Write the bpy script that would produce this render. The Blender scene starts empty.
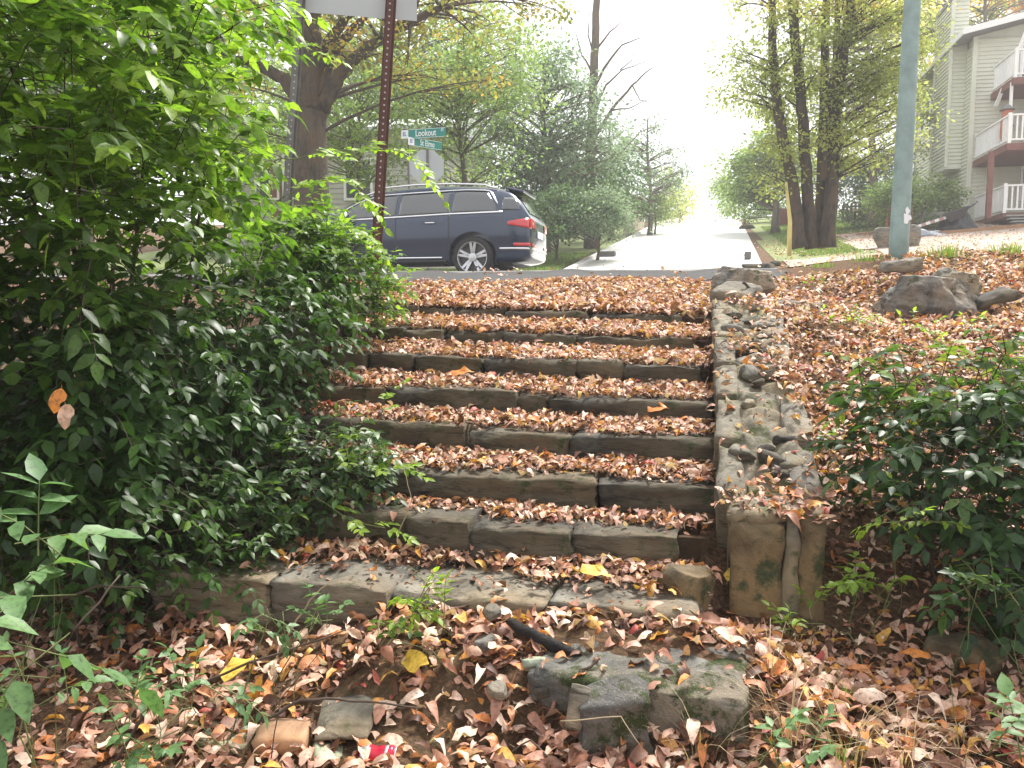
EXPO=1.45; HAZE=0.0018
import bpy, bmesh, math, random
import numpy as np
from mathutils import Vector, Matrix, noise
R = np.random.RandomState(7)
random.seed(7)
sc = bpy.context.scene
COL = sc.collection
# ---------------------------------------------------------------- camera frame
EYE = 1.5; F = 820.0; YAW = 0.225; PITCH = math.radians(5.5)
ct, st = math.cos(YAW), math.sin(YAW); cp, sp = math.cos(PITCH), math.sin(PITCH)
def W(px, py, d):
    """world point seen towards (px,py) whose horizontal distance ahead is d metres"""
    x = (px-512)/F; y = (384-py)/F
    hf = cp + y*sp; t = d/hf
    u = t*x; z = t*(-sp + y*cp)
    return Vector((u*ct - d*st, u*st + d*ct, EYE+z))
def HX(px, Y):
    k = (px-512)/F
    return Y*(k*ct-st)/(ct+k*st)
def lerp(a, b, t): return a+(b-a)*t
def smooth(a, b, x):
    t = np.clip((x-a)/(b-a), 0, 1); return t*t*(3-2*t)
# ---------------------------------------------------------------- terrain
NY = [-8, 0, 1.5, 2.4, 2.85, 3.3, 6.0, 8.5, 10.0, 10.6]
NZ = [-.1, 0, .05, .15, .26, .46, 1.40, 1.72, 1.88, 1.90]
SY = [2.87, 3.30, 3.62, 3.98, 4.38, 4.86, 5.40, 5.95, 6.6]
SZ = [.427, .584, .718, .871, 1.013, 1.164, 1.313, 1.456, 1.57]
SE = [.44, .563, .738, .89, 1.033, 1.20, 1.361, 1.55, 1.6]     # tread height where it meets the next riser
SX0, SX1 = -2.45, .10
def street_z(X): return 1.97 + .022*np.maximum(X-2, 0)
def hill(X, Y):
    s = Y-18.2
    up = np.where(s < 4, .138*s*s/8*1.0, .138*(s-2))
    up = np.where(s < 0, 0, up)
    top = .138*(61-18.2-2)
    over = np.maximum(Y-58, 0)
    up = np.where(Y > 58, .138*(58-20.2) + .138*8*(1-np.exp(-over/8)) , up)
    return up
def G(X, Y):
    X = np.asarray(X, float); Y = np.asarray(Y, float)
    n = np.interp(Y, NY, NZ)
    # right bank: a bit higher, gently undulating
    rb = smooth(.5, 2.0, X)*smooth(7.2, 10, Y)*.16 - .10*smooth(.6, 1.4, X)*smooth(5.0, 6.0, Y)*(1-smooth(7.2, 8.2, Y))
    n = n + rb + .02*np.sin(X*2.3+1)*np.cos(Y*1.9)
    n = n + .13*smooth(-1.5, -.95, X)*(1-smooth(.15, .5, X))*smooth(2.3, 2.6, Y)*(1-smooth(2.9, 3.1, Y))
    n = n - .15*smooth(.0, .10, X)*np.exp(-((Y-3.18)/.36)**2)
    far = street_z(X) + hill(X, Y) + .05*np.maximum(X-2.5, 0)*smooth(18, 26, Y)*np.exp(-np.maximum(X-20,0)/30) + .02*np.maximum(-X-4, 0)*smooth(19, 30, Y)*np.exp(-np.maximum(-X-30,0)/30)
    k = smooth(10.5, 11.4, Y)
    return n*(1-k) + far*k
def S(X, Y):
    """walking surface of the staircase"""
    X = np.asarray(X, float); Y = np.asarray(Y, float)
    i = np.clip(np.searchsorted(SY, Y, side='right')-1, 0, len(SY)-2)
    a = np.array(SY)[i]; b = np.array(SY)[i+1]
    t = np.clip((Y-a)/(b-a), 0, 1)
    return np.array(SZ)[i]*(1-t)+np.array(SE)[i]*t - TILT[i]*(X+1)
TILT = np.array([.0, .008, .012, .015, .02, .02, .03, .03, .03])
# ---------------------------------------------------------------- object helpers
def link(o): COL.objects.link(o); return o
def tag(o, label=None, cat=None, group=None, kind=None):
    if label: o['label'] = label
    if cat: o['category'] = cat
    if group: o['group'] = group
    if kind: o['kind'] = kind
    return o
def empty(name, loc=(0, 0, 0), label=None, cat=None, group=None, rz=0):
    o = bpy.data.objects.new(name, None); link(o)
    o.location = loc; o.rotation_euler = (0, 0, rz); o.empty_display_size = .2
    return tag(o, label, cat, group)
def obj(name, me, mat=None, parent=None, keep=True):
    """keep: the mesh is given in world coordinates, the parent stands at its own place"""
    o = bpy.data.objects.new(name, me); link(o)
    if mat is not None:
        for m in (mat if isinstance(mat, (list, tuple)) else [mat]): me.materials.append(m)
    if parent is not None:
        o.parent = parent
        if keep:
            bpy.context.view_layer.update()
            o.matrix_parent_inverse = parent.matrix_world.inverted()
    return o
def mesh_np(name, V, loops, totals, smoothf=True, attrs=None, mi=None):
    me = bpy.data.meshes.new(name)
    V = np.ascontiguousarray(V, np.float32); loops = np.ascontiguousarray(loops, np.int32); totals = np.ascontiguousarray(totals, np.int32)
    me.vertices.add(len(V)); me.vertices.foreach_set('co', V.ravel())
    me.loops.add(len(loops)); me.loops.foreach_set('vertex_index', loops)
    me.polygons.add(len(totals))
    starts = np.concatenate([[0], np.cumsum(totals)[:-1]]).astype(np.int32)
    me.polygons.foreach_set('loop_start', starts); me.polygons.foreach_set('loop_total', totals)
    me.polygons.foreach_set('use_smooth', np.full(len(totals), smoothf))
    if mi is not None: me.polygons.foreach_set('material_index', np.ascontiguousarray(mi, np.int32))
    me.update(calc_edges=True)
    for k, a in (attrs or {}).items():
        at = me.attributes.new(k, 'FLOAT', 'FACE'); at.data.foreach_set('value', np.ascontiguousarray(a, np.float32))
    return me
class MB:
    def __init__(s): s.V = []; s.L = []; s.T = []; s.n = 0; s.M = []
    def add(s, V, Fc, m=0):
        V = np.asarray(V, float).reshape(-1, 3); s.V.append(V)
        for f in Fc:
            s.L.append(np.asarray(f)+s.n); s.T.append(len(f)); s.M.append(m)
        s.n += len(V); return s
    def box(s, c, d, rot=None, m=0):
        x, y, z = d[0]/2, d[1]/2, d[2]/2
        v = [Vector(p) for p in ((-x,-y,-z),(x,-y,-z),(x,y,-z),(-x,y,-z),(-x,-y,z),(x,-y,z),(x,y,z),(-x,y,z))]
        if rot is not None: v = [rot @ p for p in v]
        v = [p+Vector(c) for p in v]
        return s.add(v, [(0,3,2,1),(4,5,6,7),(0,1,5,4),(1,2,6,5),(2,3,7,6),(3,0,4,7)], m)
    def prism(s, pts, vec, m=0):
        """closed polygon extruded along vec"""
        n = len(pts); P = [Vector(p) for p in pts]; Q = [p+Vector(vec) for p in P]
        Fc = [tuple(range(n))[::-1], tuple(range(n, 2*n))] + [(i, (i+1) % n, n+(i+1) % n, n+i) for i in range(n)]
        return s.add(P+Q, Fc, m)
    def tube(s, pts, rad, seg=8, cap=True, m=0):
        P = [Vector(p) for p in pts]; n = len(P)
        rad = [float(q) for q in rad] if hasattr(rad, "__len__") else [float(rad)]*n
        V = []; ref = Vector((0.13, .21, 1)).normalized()
        for i in range(n):
            t = (P[min(i+1, n-1)]-P[max(i-1, 0)])
            t = t.normalized() if t.length > 1e-9 else Vector((0, 0, 1))
            r0 = ref if abs(t.dot(ref)) < .95 else Vector((1, 0, 0))
            a = t.cross(r0).normalized(); b = t.cross(a)
            for k in range(seg):
                q = 2*math.pi*k/seg
                V.append(P[i]+rad[i]*(math.cos(q)*a+math.sin(q)*b))
        Fc = []
        for i in range(n-1):
            for k in range(seg):
                k2 = (k+1) % seg
                Fc.append((i*seg+k, i*seg+k2, (i+1)*seg+k2, (i+1)*seg+k))
        if cap:
            Fc.append(tuple(range(seg))[::-1]); Fc.append(tuple(range((n-1)*seg, n*seg)))
        return s.add(V, Fc, m)
    def lathe(s, prof, c, axis='z', seg=24, m=0, cap=True):
        V = []; n = len(prof)
        for r, h in prof:
            for k in range(seg):
                q = 2*math.pi*k/seg
                p = (r*math.cos(q), r*math.sin(q), h)
                if axis == 'y': p = (p[0], p[2], p[1])
                if axis == 'x': p = (p[2], p[0], p[1])
                V.append(Vector(p)+Vector(c))
        Fc = []
        for i in range(n-1):
            for k in range(seg):
                k2 = (k+1) % seg
                Fc.append((i*seg+k, i*seg+k2, (i+1)*seg+k2, (i+1)*seg+k))
        if cap: Fc.append(tuple(range(seg))[::-1]); Fc.append(tuple(range((n-1)*seg, n*seg)))
        return s.add(V, Fc, m)
    def me(s, name, smoothf=False):
        return mesh_np(name, np.concatenate(s.V), np.concatenate(s.L), np.array(s.T), smoothf, mi=np.array(s.M))
    def build(s, name, mat, parent=None, smoothf=False, bevel=0, keep=True):
        o = obj(name, s.me(name, smoothf), mat, parent, keep)
        if bevel:
            b = o.modifiers.new('b', 'BEVEL'); b.width = bevel; b.segments = 2; b.limit_method = 'ANGLE'
        return o
# ---------------------------------------------------------------- materials
def mat(name):
    m = bpy.data.materials.new(name); m.use_nodes = True; nt = m.node_tree; nt.nodes.clear()
    out = nt.nodes.new('ShaderNodeOutputMaterial'); b = nt.nodes.new('ShaderNodeBsdfPrincipled')
    nt.links.new(b.outputs[0], out.inputs[0])
    return m, nt, b, out
def N(nt, t, **kw):
    n = nt.nodes.new('ShaderNode'+t)
    for k, v in kw.items():
        if hasattr(n, k): setattr(n, k, v)
        else: n.inputs[k.replace('_', ' ')].default_value = v
    return n
def ramp(nt, src, stops, interp='LINEAR'):
    r = nt.nodes.new('ShaderNodeValToRGB'); r.color_ramp.interpolation = interp
    e = r.color_ramp.elements
    while len(e) < len(stops): e.new(.5)
    for i, (p, c) in enumerate(stops): e[i].position = p; e[i].color = (*c, 1)
    nt.links.new(src, r.inputs[0]); return r.outputs[0]
def mixc(nt, f, a, b, mode='MIX'):
    n = nt.nodes.new('ShaderNodeMix'); n.data_type = 'RGBA'; n.blend_type = mode
    for inp, v in ((n.inputs[0], f), (n.inputs[6], a), (n.inputs[7], b)):
        if hasattr(v, 'is_output'): nt.links.new(v, inp)
        elif hasattr(v, '__len__'): inp.default_value = (*v, 1)
        else: inp.default_value = v
    return n.outputs[2]
def noise_out(nt, scale, detail=4, rough=.6, co='Object', stretch=None, dist=0):
    tc = nt.nodes.new('ShaderNodeTexCoord'); n = nt.nodes.new('ShaderNodeTexNoise')
    n.inputs['Scale'].default_value = scale; n.inputs['Detail'].default_value = detail; n.inputs['Roughness'].default_value = rough
    n.inputs['Distortion'].default_value = dist
    src = tc.outputs[co]
    if stretch:
        mp = nt.nodes.new('ShaderNodeMapping'); mp.inputs['Scale'].default_value = stretch; nt.links.new(src, mp.inputs[0]); src = mp.outputs[0]
    nt.links.new(src, n.inputs[0]); return n.outputs[0]
def bump(nt, b, src, dist=.01, strength=1.0):
    n = nt.nodes.new('ShaderNodeBump'); n.inputs['Distance'].default_value = dist; n.inputs['Strength'].default_value = strength
    nt.links.new(src, n.inputs['Height']); nt.links.new(n.outputs[0], b.inputs['Normal'])
def plain(name, col, rough=.6, metal=0, var=.15, scale=6, bmp=0, spec=.5, coat=0):
    m, nt, b, o = mat(name)
    c2 = tuple(x*(1-var) for x in col)
    nz = noise_out(nt, scale, 5)
    nt.links.new(ramp(nt, nz, [(.3, c2), (.7, col)]), b.inputs['Base Color'])
    b.inputs['Roughness'].default_value = rough; b.inputs['Metallic'].default_value = metal
    b.inputs['Specular IOR Level'].default_value = spec; b.inputs['Coat Weight'].default_value = coat
    if bmp: bump(nt, b, noise_out(nt, scale*6, 5), bmp)
    return m
def foliage(name, stops, rough=.45, trans=.45, spec=.4, tgain=1.6, attr='rnd', spots=True, blue=.55):
    m, nt, b, out = mat(name)
    a = nt.nodes.new('ShaderNodeAttribute'); a.attribute_name = attr
    c = ramp(nt, a.outputs['Fac'], stops)
    if spots: c = mixc(nt, 1.0, c, ramp(nt, noise_out(nt, 70, 4, .65), [(.32, (.45, .42, .38)), (.48, (.95, .95, .95)), (.7, (1.18, 1.15, 1.1))]), 'MULTIPLY')
    nt.links.new(c, b.inputs['Base Color']); b.inputs['Roughness'].default_value = rough; b.inputs['Specular IOR Level'].default_value = spec
    t = nt.nodes.new('ShaderNodeBsdfTranslucent')
    c2 = mixc(nt, 1.0, c, (tgain, tgain*1.10, tgain*blue), 'MULTIPLY'); nt.links.new(c2, t.inputs[0])
    mx = nt.nodes.new('ShaderNodeMixShader'); mx.inputs[0].default_value = trans
    nt.links.new(b.outputs[0], mx.inputs[1]); nt.links.new(t.outputs[0], mx.inputs[2]); nt.links.new(mx.outputs[0], out.inputs[0])
    return m
def stone_mat(name, dark, light, moss=.0, mosscol=(.10, .12, .035), scale=7, speck=0, bmp=.012, strata=1.0):
    m, nt, b, out = mat(name)
    oi = nt.nodes.new('ShaderNodeObjectInfo')
    n1 = noise_out(nt, scale, 8, .65, stretch=(1, 1, 1+2*strata), dist=.6)
    c = ramp(nt, n1, [(.30, dark), (.5, tuple((a+b_)/2 for a, b_ in zip(dark, light))), (.72, light)])
    n0 = noise_out(nt, scale*.35, 3, .5)
    c = mixc(nt, ramp(nt, n0, [(.42, (0, 0, 0)), (.62, (.55, .55, .55))]), c, tuple(x*y for x, y in zip(light, (1.15, .93, .68))))
    c = mixc(nt, 1.0, c, ramp(nt, oi.outputs['Random'], [(0, (.78, .78, .80)), (1, (1.15, 1.1, 1.0))]), 'MULTIPLY')
    if strata >= 1:
        nl = noise_out(nt, scale*.5, 6, .7, stretch=(1, 1, 9), dist=1.2)
        c = mixc(nt, 1.0, c, ramp(nt, nl, [(.36, (.30, .28, .26)), (.46, (.9, .9, .9)), (.62, (1.0, 1.0, 1.0)), (.75, (1.6, 1.55, 1.45))]), 'MULTIPLY')
    if moss:
        n2 = noise_out(nt, scale*.9, 6, .7)
        n3 = noise_out(nt, scale*14, 3, .7)
        mk = ramp(nt, n2, [(.62-moss*.35, (0, 0, 0)), (.70-moss*.3, (1, 1, 1))])
        c = mixc(nt, mk, c, ramp(nt, n3, [(.3, tuple(x*.5 for x in mosscol)), (.7, mosscol)]))
    if speck:
        v = nt.nodes.new('ShaderNodeTexVoronoi'); v.inputs['Scale'].default_value = 90
        tc = nt.nodes.new('ShaderNodeTexCoord'); nt.links.new(tc.outputs['Object'], v.inputs[0])
        c = mixc(nt, ramp(nt, v.outputs['Distance'], [(.10, (speck,)*3), (.22, (0, 0, 0))]), c, (.45, .43, .40))
    nt.links.new(c, b.inputs['Base Color']); b.inputs['Roughness'].default_value = .85; b.inputs['Specular IOR Level'].default_value = .3
    bump(nt, b, noise_out(nt, scale*3.5, 9, .7, stretch=(1, 1, 1+2*strata)), bmp)
    return m
M = {}
M['stone'] = stone_mat('weathered_stone', (.014, .013, .011), (.135, .124, .10), moss=.12, mosscol=(.05, .06, .02))
M['stone_wall'] = stone_mat('wall_coping', (.07, .068, .055), (.26, .245, .20), moss=.25, mosscol=(.10, .11, .05))
M['stone_top'] = stone_mat('pale_flagstone', (.06, .057, .048), (.25, .235, .20), moss=.05)
M['stone_brown'] = stone_mat('brown_stone', (.055, .042, .026), (.25, .195, .12), moss=.32, mosscol=(.07, .08, .035), strata=0, bmp=.018)
M['stone_grey'] = stone_mat('grey_rock', (.075, .072, .062), (.36, .34, .30), moss=.12, mosscol=(.12, .13, .07), bmp=.02)
M['mortar'] = stone_mat('mossy_mortar', (.07, .065, .05), (.26, .24, .19), moss=.28, mosscol=(.10, .115, .045), scale=11, strata=0)
M['concrete_moss'] = stone_mat('mossy_concrete', (.055, .055, .052), (.23, .225, .21), moss=.36, mosscol=(.05, .065, .018), scale=9, speck=.35, strata=0, bmp=.02)
M['brick'] = stone_mat('worn_brick', (.20, .12, .075), (.42, .27, .18), scale=10, strata=0, bmp=.004)
M['green_stone'] = stone_mat('green_tile', (.16, .19, .14), (.34, .38, .30), scale=8, strata=0, bmp=.004)
M['stone_boulder'] = stone_mat('boulder_rock', (.065, .065, .06), (.34, .325, .29), moss=.18, mosscol=(.10, .11, .06), scale=9, strata=0, bmp=.025)
M['charred'] = stone_mat('charred_wood', (.006, .006, .006), (.045, .04, .035), scale=20, bmp=.01)
M['soil'] = plain('soil', (.10, .065, .04), .95, var=.5, scale=5, bmp=.02, spec=.1)
def ground_mat():
    m, nt, b, o = mat('earth_with_leaf_crumbs')
    n1 = noise_out(nt, 1.2, 6, .6); n2 = noise_out(nt, 45, 6, .75)
    c = ramp(nt, n2, [(.32, (.035, .022, .014)), (.5, (.12, .07, .042)), (.62, (.24, .13, .075)), (.75, (.34, .21, .14))])
    c = mixc(nt, ramp(nt, n1, [(.35, (0, 0, 0)), (.7, (.6, .6, .6))]), c, (.13, .10, .06))
    nt.links.new(c, b.inputs['Base Color']); b.inputs['Roughness'].default_value = .95; b.inputs['Specular IOR Level'].default_value = .1
    bump(nt, b, n2, .03); return m
M['ground'] = ground_mat()
def asphalt_mat(name, a, b2, rough=.8):
    m, nt, b, o = mat(name)
    n1 = noise_out(nt, .7, 6, .6); n2 = noise_out(nt, 160, 3, .8)
    c = mixc(nt, .5, ramp(nt, n1, [(.3, a), (.7, b2)]), ramp(nt, n2, [(.35, a), (.65, b2)]))
    nt.links.new(c, b.inputs['Base Color']); b.inputs['Roughness'].default_value = rough
    bump(nt, b, n2, .004); return m
M['asphalt'] = asphalt_mat('old_asphalt', (.075, .073, .07), (.17, .165, .155))
M['asphalt_kerb'] = asphalt_mat('kerb_asphalt', (.022, .022, .022), (.065, .064, .062), 1.0)
M['concrete_road'] = asphalt_mat('pale_concrete_paving', (.55, .54, .52), (.66, .65, .63), .38)
M['gravel'] = asphalt_mat('pinkish_gravel', (.24, .18, .14), (.46, .37, .31), .9)
M['lawn'] = asphalt_mat('mown_lawn', (.10, .13, .035), (.20, .24, .07), .95)
M['bark'] = stone_mat('dark_bark', (.028, .022, .017), (.13, .105, .08), scale=9, strata=-.35, bmp=.03)
M['bark_grey'] = stone_mat('grey_bark', (.05, .045, .038), (.17, .15, .12), moss=.15, mosscol=(.12, .13, .07), scale=8, strata=-.35, bmp=.03)
M['twig'] = plain('twig', (.07, .045, .03), .8, var=.4, scale=20)
M['twig_pale'] = plain('dry_stalk', (.42, .33, .20), .8, var=.3, scale=20)
M['green_stem'] = plain('green_stem', (.14, .17, .05), .6, var=.3, scale=20)
# foliage
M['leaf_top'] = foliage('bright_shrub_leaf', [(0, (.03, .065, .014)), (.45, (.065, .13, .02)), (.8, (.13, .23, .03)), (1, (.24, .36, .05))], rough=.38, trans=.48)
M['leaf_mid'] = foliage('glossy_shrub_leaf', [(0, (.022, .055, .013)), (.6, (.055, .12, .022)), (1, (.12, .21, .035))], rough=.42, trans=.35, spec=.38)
M['leaf_right'] = foliage('nandina_leaf', [(0, (.02, .05, .014)), (.55, (.045, .10, .024)), (.9, (.13, .20, .03)), (1, (.18, .22, .04))], rough=.42, trans=.35, spec=.38)
M['leaf_blue'] = foliage('seedling_leaf', [(0, (.07, .15, .06)), (1, (.14, .25, .09))], rough=.5, trans=.35)
M['leaf_lime'] = foliage('lime_leaf', [(0, (.14, .26, .02)), (1, (.30, .42, .05))], rough=.45, trans=.5)
M['litter'] = foliage('fallen_leaf', [(0, (.07, .032, .02)), (.12, (.17, .075, .045)), (.22, (.34, .17, .12)), (.34, (.48, .24, .16)), (.44, (.56, .33, .24)), (.52, (.64, .42, .31)), (.66, (.75, .57, .46)), (.72, (.58, .35, .26)), (.80, (.38, .17, .12)), (.86, (.56, .24, .10)), (.90, (.58, .20, .055)), (.955, (.66, .38, .08)), (.985, (.34, .10, .07)), (1, (.36, .05, .04))], rough=.6, trans=.18, spec=.45, tgain=1.2)
M['crumbs'] = foliage('leaf_crumbs', [(0, (.04, .022, .014)), (.5, (.14, .07, .04)), (1, (.34, .19, .12))], rough=.8, trans=.05, spec=.2)
M['fallen_yellow'] = foliage('yellow_fallen_leaf', [(0, (.62, .38, .05)), (1, (.72, .50, .10))], rough=.5, trans=.2, tgain=1.2)
M['fallen_orange'] = foliage('orange_fallen_leaf', [(0, (.60, .20, .04)), (1, (.66, .26, .06))], rough=.5, trans=.25, tgain=1.2)
M['fallen_red'] = foliage('red_fallen_leaf', [(0, (.38, .04, .03)), (1, (.45, .06, .04))], rough=.5, trans=.2, tgain=1.2)
M['fallen_tan'] = foliage('tan_fallen_leaf', [(0, (.50, .30, .20)), (1, (.60, .40, .30))], rough=.5, trans=.2, tgain=1.2)
M['tree_oak'] = foliage('oak_leaf', [(0, (.10, .12, .02)), (.45, (.20, .20, .035)), (.8, (.36, .26, .05)), (1, (.42, .20, .05))], trans=.5, rough=.6, spots=False, blue=.85, tgain=1.45)
M['tree_green'] = foliage('spring_green_leaf', [(0, (.10, .15, .045)), (.6, (.20, .27, .08)), (1, (.34, .37, .12))], trans=.55, rough=.6, spots=False, blue=.85, tgain=1.45)
M['tree_dark'] = foliage('evergreen_leaf', [(0, (.04, .08, .035)), (.6, (.085, .14, .055)), (1, (.15, .20, .08))], trans=.4, rough=.6, spots=False, blue=.85, tgain=1.45)
M['tree_blue'] = foliage('grey_green_leaf', [(0, (.09, .14, .08)), (1, (.24, .29, .19))], trans=.5, rough=.6, spots=False, blue=.85, tgain=1.45)
M['tree_yellow'] = foliage('yellow_green_leaf', [(0, (.16, .19, .05)), (.6, (.34, .36, .11)), (.9, (.48, .43, .14)), (1, (.6, .34, .13))], trans=.55, rough=.6, spots=False, blue=.85, tgain=1.45)
M['tree_orange'] = foliage('autumn_leaf', [(0, (.38, .30, .06)), (.5, (.60, .36, .10)), (1, (.62, .26, .08))], trans=.5, rough=.6, spots=False, blue=.85, tgain=1.45)
M['grass'] = foliage('grass_blade', [(0, (.08, .14, .03)), (1, (.22, .28, .07))], trans=.4, rough=.6)
M['dry_grass'] = foliage('dry_grass_blade', [(0, (.30, .22, .12)), (1, (.58, .47, .30))], trans=.3, rough=.7, tgain=1.1)
# manufactured
M['car_paint'] = plain('dark_blue_car_paint', (.009, .023, .055), .2, metal=.15, var=.05, coat=.7, spec=.5)
M['car_glass'] = plain('tinted_car_glass', (.012, .016, .018), .04, var=.0, spec=.9, coat=1)
M['chrome'] = plain('satin_chrome', (.72, .72, .74), .22, metal=1, var=.05)
M['black_plastic'] = plain('black_plastic', (.02, .02, .022), .55, var=.2)
M['rubber'] = plain('tyre_rubber', (.022, .022, .022), .8, var=.2)
M['alloy'] = plain('alloy_wheel', (.55, .55, .56), .35, metal=.8, var=.1)
M['red_lens'] = plain('red_lens', (.55, .015, .02), .15, var=.1, coat=1)
M['rust_post'] = plain('rust_brown_post', (.115, .045, .035), .65, metal=.3, var=.4, scale=14, bmp=.002)
M['grey_post'] = plain('galvanised_post', (.17, .165, .15), .55, metal=.5, var=.3, scale=14)
M['sign_back'] = plain('sign_back_aluminium', (.40, .42, .42), .45, metal=.3, var=.08, scale=3)
M['sign_green'] = plain('street_sign_green', (.0, .22, .17), .4, var=.08)
M['sign_white'] = plain('sign_white', (.8, .82, .84), .45, var=.04)
M['teal_paint'] = plain('teal_paint', (.27, .38, .36), .5, var=.38, scale=5, bmp=.002)
M['yellow_guard'] = plain('yellow_plastic_guard', (.66, .55, .18), .5, var=.2)
def siding(name, a, b2, pitch=.13):
    m, nt, b, o = mat(name)
    tc = nt.nodes.new('ShaderNodeTexCoord'); w = nt.nodes.new('ShaderNodeTexWave')
    w.wave_type = 'BANDS'; w.bands_direction = 'Z'; w.wave_profile = 'SAW'; w.inputs['Scale'].default_value = 1/(pitch*math.pi*6.2832/6.2832)/2*.5*3.1416*1.0
    nt.links.new(tc.outputs['Object'], w.inputs[0])
    n1 = noise_out(nt, 1.5, 5)
    nt.links.new(ramp(nt, n1, [(.3, a), (.7, b2)]), b.inputs['Base Color'])
    b.inputs['Roughness'].default_value = .6
    return m
M['siding'] = plain('sage_siding', (.64, .65, .53), .65, var=.10, scale=1.5)
M['siding_grey'] = plain('pale_grey_siding', (.44, .43, .38), .65, var=.12, scale=1.5)
M['trim_white'] = plain('white_trim', (.78, .78, .76), .5, var=.05)
M['deck_brown'] = plain('red_brown_deck', (.20, .075, .055), .7, var=.3)
M['roof'] = plain('grey_roofing', (.26, .26, .27), .7, var=.2, scale=3)
M['roof_pale'] = plain('pale_metal_roof', (.50, .52, .52), .5, var=.15, scale=2)
M['window_glass'] = plain('window_glass', (.05, .06, .07), .06, var=.2, spec=.8)
M['red_fence'] = plain('red_brown_fence', (.22, .075, .06), .8, var=.3)
M['tan_fence'] = plain('tan_fence', (.40, .32, .22), .8, var=.3)
M['cinder'] = plain('cinder_block', (.33, .33, .31), .9, var=.25, scale=20, bmp=.004)
M['tarp_black'] = plain('black_tarp', (.03, .03, .035), .4, var=.3, bmp=.01)
M['tarp_blue'] = plain('grey_blue_tarp', (.22, .25, .30), .5, var=.3, bmp=.01)
M['timber'] = plain('orange_timber', (.36, .20, .10), .8, var=.3)
M['terracotta'] = plain('terracotta', (.45, .15, .08), .7, var=.2)
M['can_red'] = plain('red_can_paint', (.50, .02, .05), .3, metal=.4, var=.1)
M['can_silver'] = plain('silver_can', (.6, .62, .65), .3, metal=.8, var=.1)
M['pink_stripe'] = plain('pink_shingle', (.50, .30, .26), .8, var=.2)
# ---------------------------------------------------------------- leaves (numpy)
def leaf_template(w=.45, fold=.15, curl=.15, wav=0, seed=0, st_=(.0, .28, .62, 1.0), hw=(.95, .78)):
    r = np.random.RandomState(seed)
    t1, t2 = st_[1], st_[2]
    V = [(0, 0, 0), (t1, w/2*hw[0], 0), (t1, 0, 0), (t1, -w/2*hw[0], 0), (t2, w/2*hw[1], 0), (t2, 0, 0), (t2, -w/2*hw[1], 0), (1, 0, 0)]
    V = np.array(V, float)
    V[:, 2] = fold*np.abs(V[:, 1]) - curl*V[:, 0]**2 + wav*r.randn(8)
    V[:, 1] += wav*.6*r.randn(8)
    L = [0, 2, 1, 0, 3, 2, 1, 2, 5, 4, 2, 3, 6, 5, 4, 5, 7, 5, 6, 7]; T = [3, 3, 4, 4, 3, 3]
    return V, np.array(L), np.array(T)
RHOMB = (np.array([(0, 0, 0), (.5, .3, .06), (1, 0, -.08), (.5, -.3, .06)]), np.array([0, 3, 2, 1]), np.array([4]))
BLADE = (np.array([(0, .5, 0), (0, -.5, 0), (.35, .42, .0), (.35, -.42, 0), (.7, .25, -.08), (.7, -.25, -.08), (1, 0, -.25)]), np.array([0, 1, 3, 2, 2, 3, 5, 4, 4, 5, 6]), np.array([4, 4, 3]))
def nrm(a): return a/np.maximum(np.linalg.norm(a, axis=1, keepdims=True), 1e-9)
def frames(d, up):
    x = nrm(d); y = nrm(np.cross(up, x)); z = np.cross(x, y); return x, y, z
def spread(tpl, pos, d, up, size, wid=None):
    """copies of one leaf template -> V, loops, totals, per-face random"""
    Vt, L, T = tpl; n = len(pos)
    x, y, z = frames(d, up); s = np.asarray(size).reshape(-1, 1, 1) if np.ndim(size) else size
    wy = 1 if wid is None else np.asarray(wid).reshape(-1, 1, 1)
    V = pos[:, None] + s*(Vt[None, :, 0:1]*x[:, None]+wy*Vt[None, :, 1:2]*y[:, None]+Vt[None, :, 2:3]*z[:, None])
    loops = (L[None]+len(Vt)*np.arange(n)[:, None]).ravel()
    return V.reshape(-1, 3), loops, np.tile(T, n)
def leaf_fine(w=.5, fold=.3, curl=.3, wav=.05, seed=0, twist=.4):
    r = np.random.RandomState(seed); ts = [0, .12, .3, .5, .7, .87, 1.0]; hs = [0, .62, .95, 1.0, .82, .45, 0]
    V = [(0, 0, 0)]
    for t, h in zip(ts[1:-1], hs[1:-1]):
        for s in (1, 0, -1): V.append((t, s*w/2*h*(1+.05*r.randn()), 0))
    V.append((1, 0, 0)); V = np.array(V); y = V[:, 1].copy()
    V[:, 2] = fold*np.abs(y)*(1+.3*r.randn())+wav*r.randn(len(V))*(np.abs(y) > 0)+curl*np.sin(V[:, 0]*2.6+r.rand())*.5-.5*curl*V[:, 0]**2+twist*y*(V[:, 0]-.5)*r.choice([-1, 1])
    V[:, 1] = y*(1-.25*abs(fold))+.10*r.randn()*V[:, 0]**2
    L = []; T = []
    L += [0, 2, 1, 0, 3, 2]; T += [3, 3]
    for k in range(4):
        a = 1+3*k; b = a+3
        for q in (0, 1): L += [a+q, a+q+1, b+q+1, b+q]; T.append(4)
    a = 13; L += [a, a+1, 16, a+1, a+2, 16]; T += [3, 3]
    # stalk
    n0 = len(V); V = np.vstack([V, [(0, .012, 0), (0, -.012, 0), (-.28, 0, .06)]]); L += [n0, n0+1, n0+2]; T.append(3)
    return V, np.array(L), np.array(T)
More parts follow.
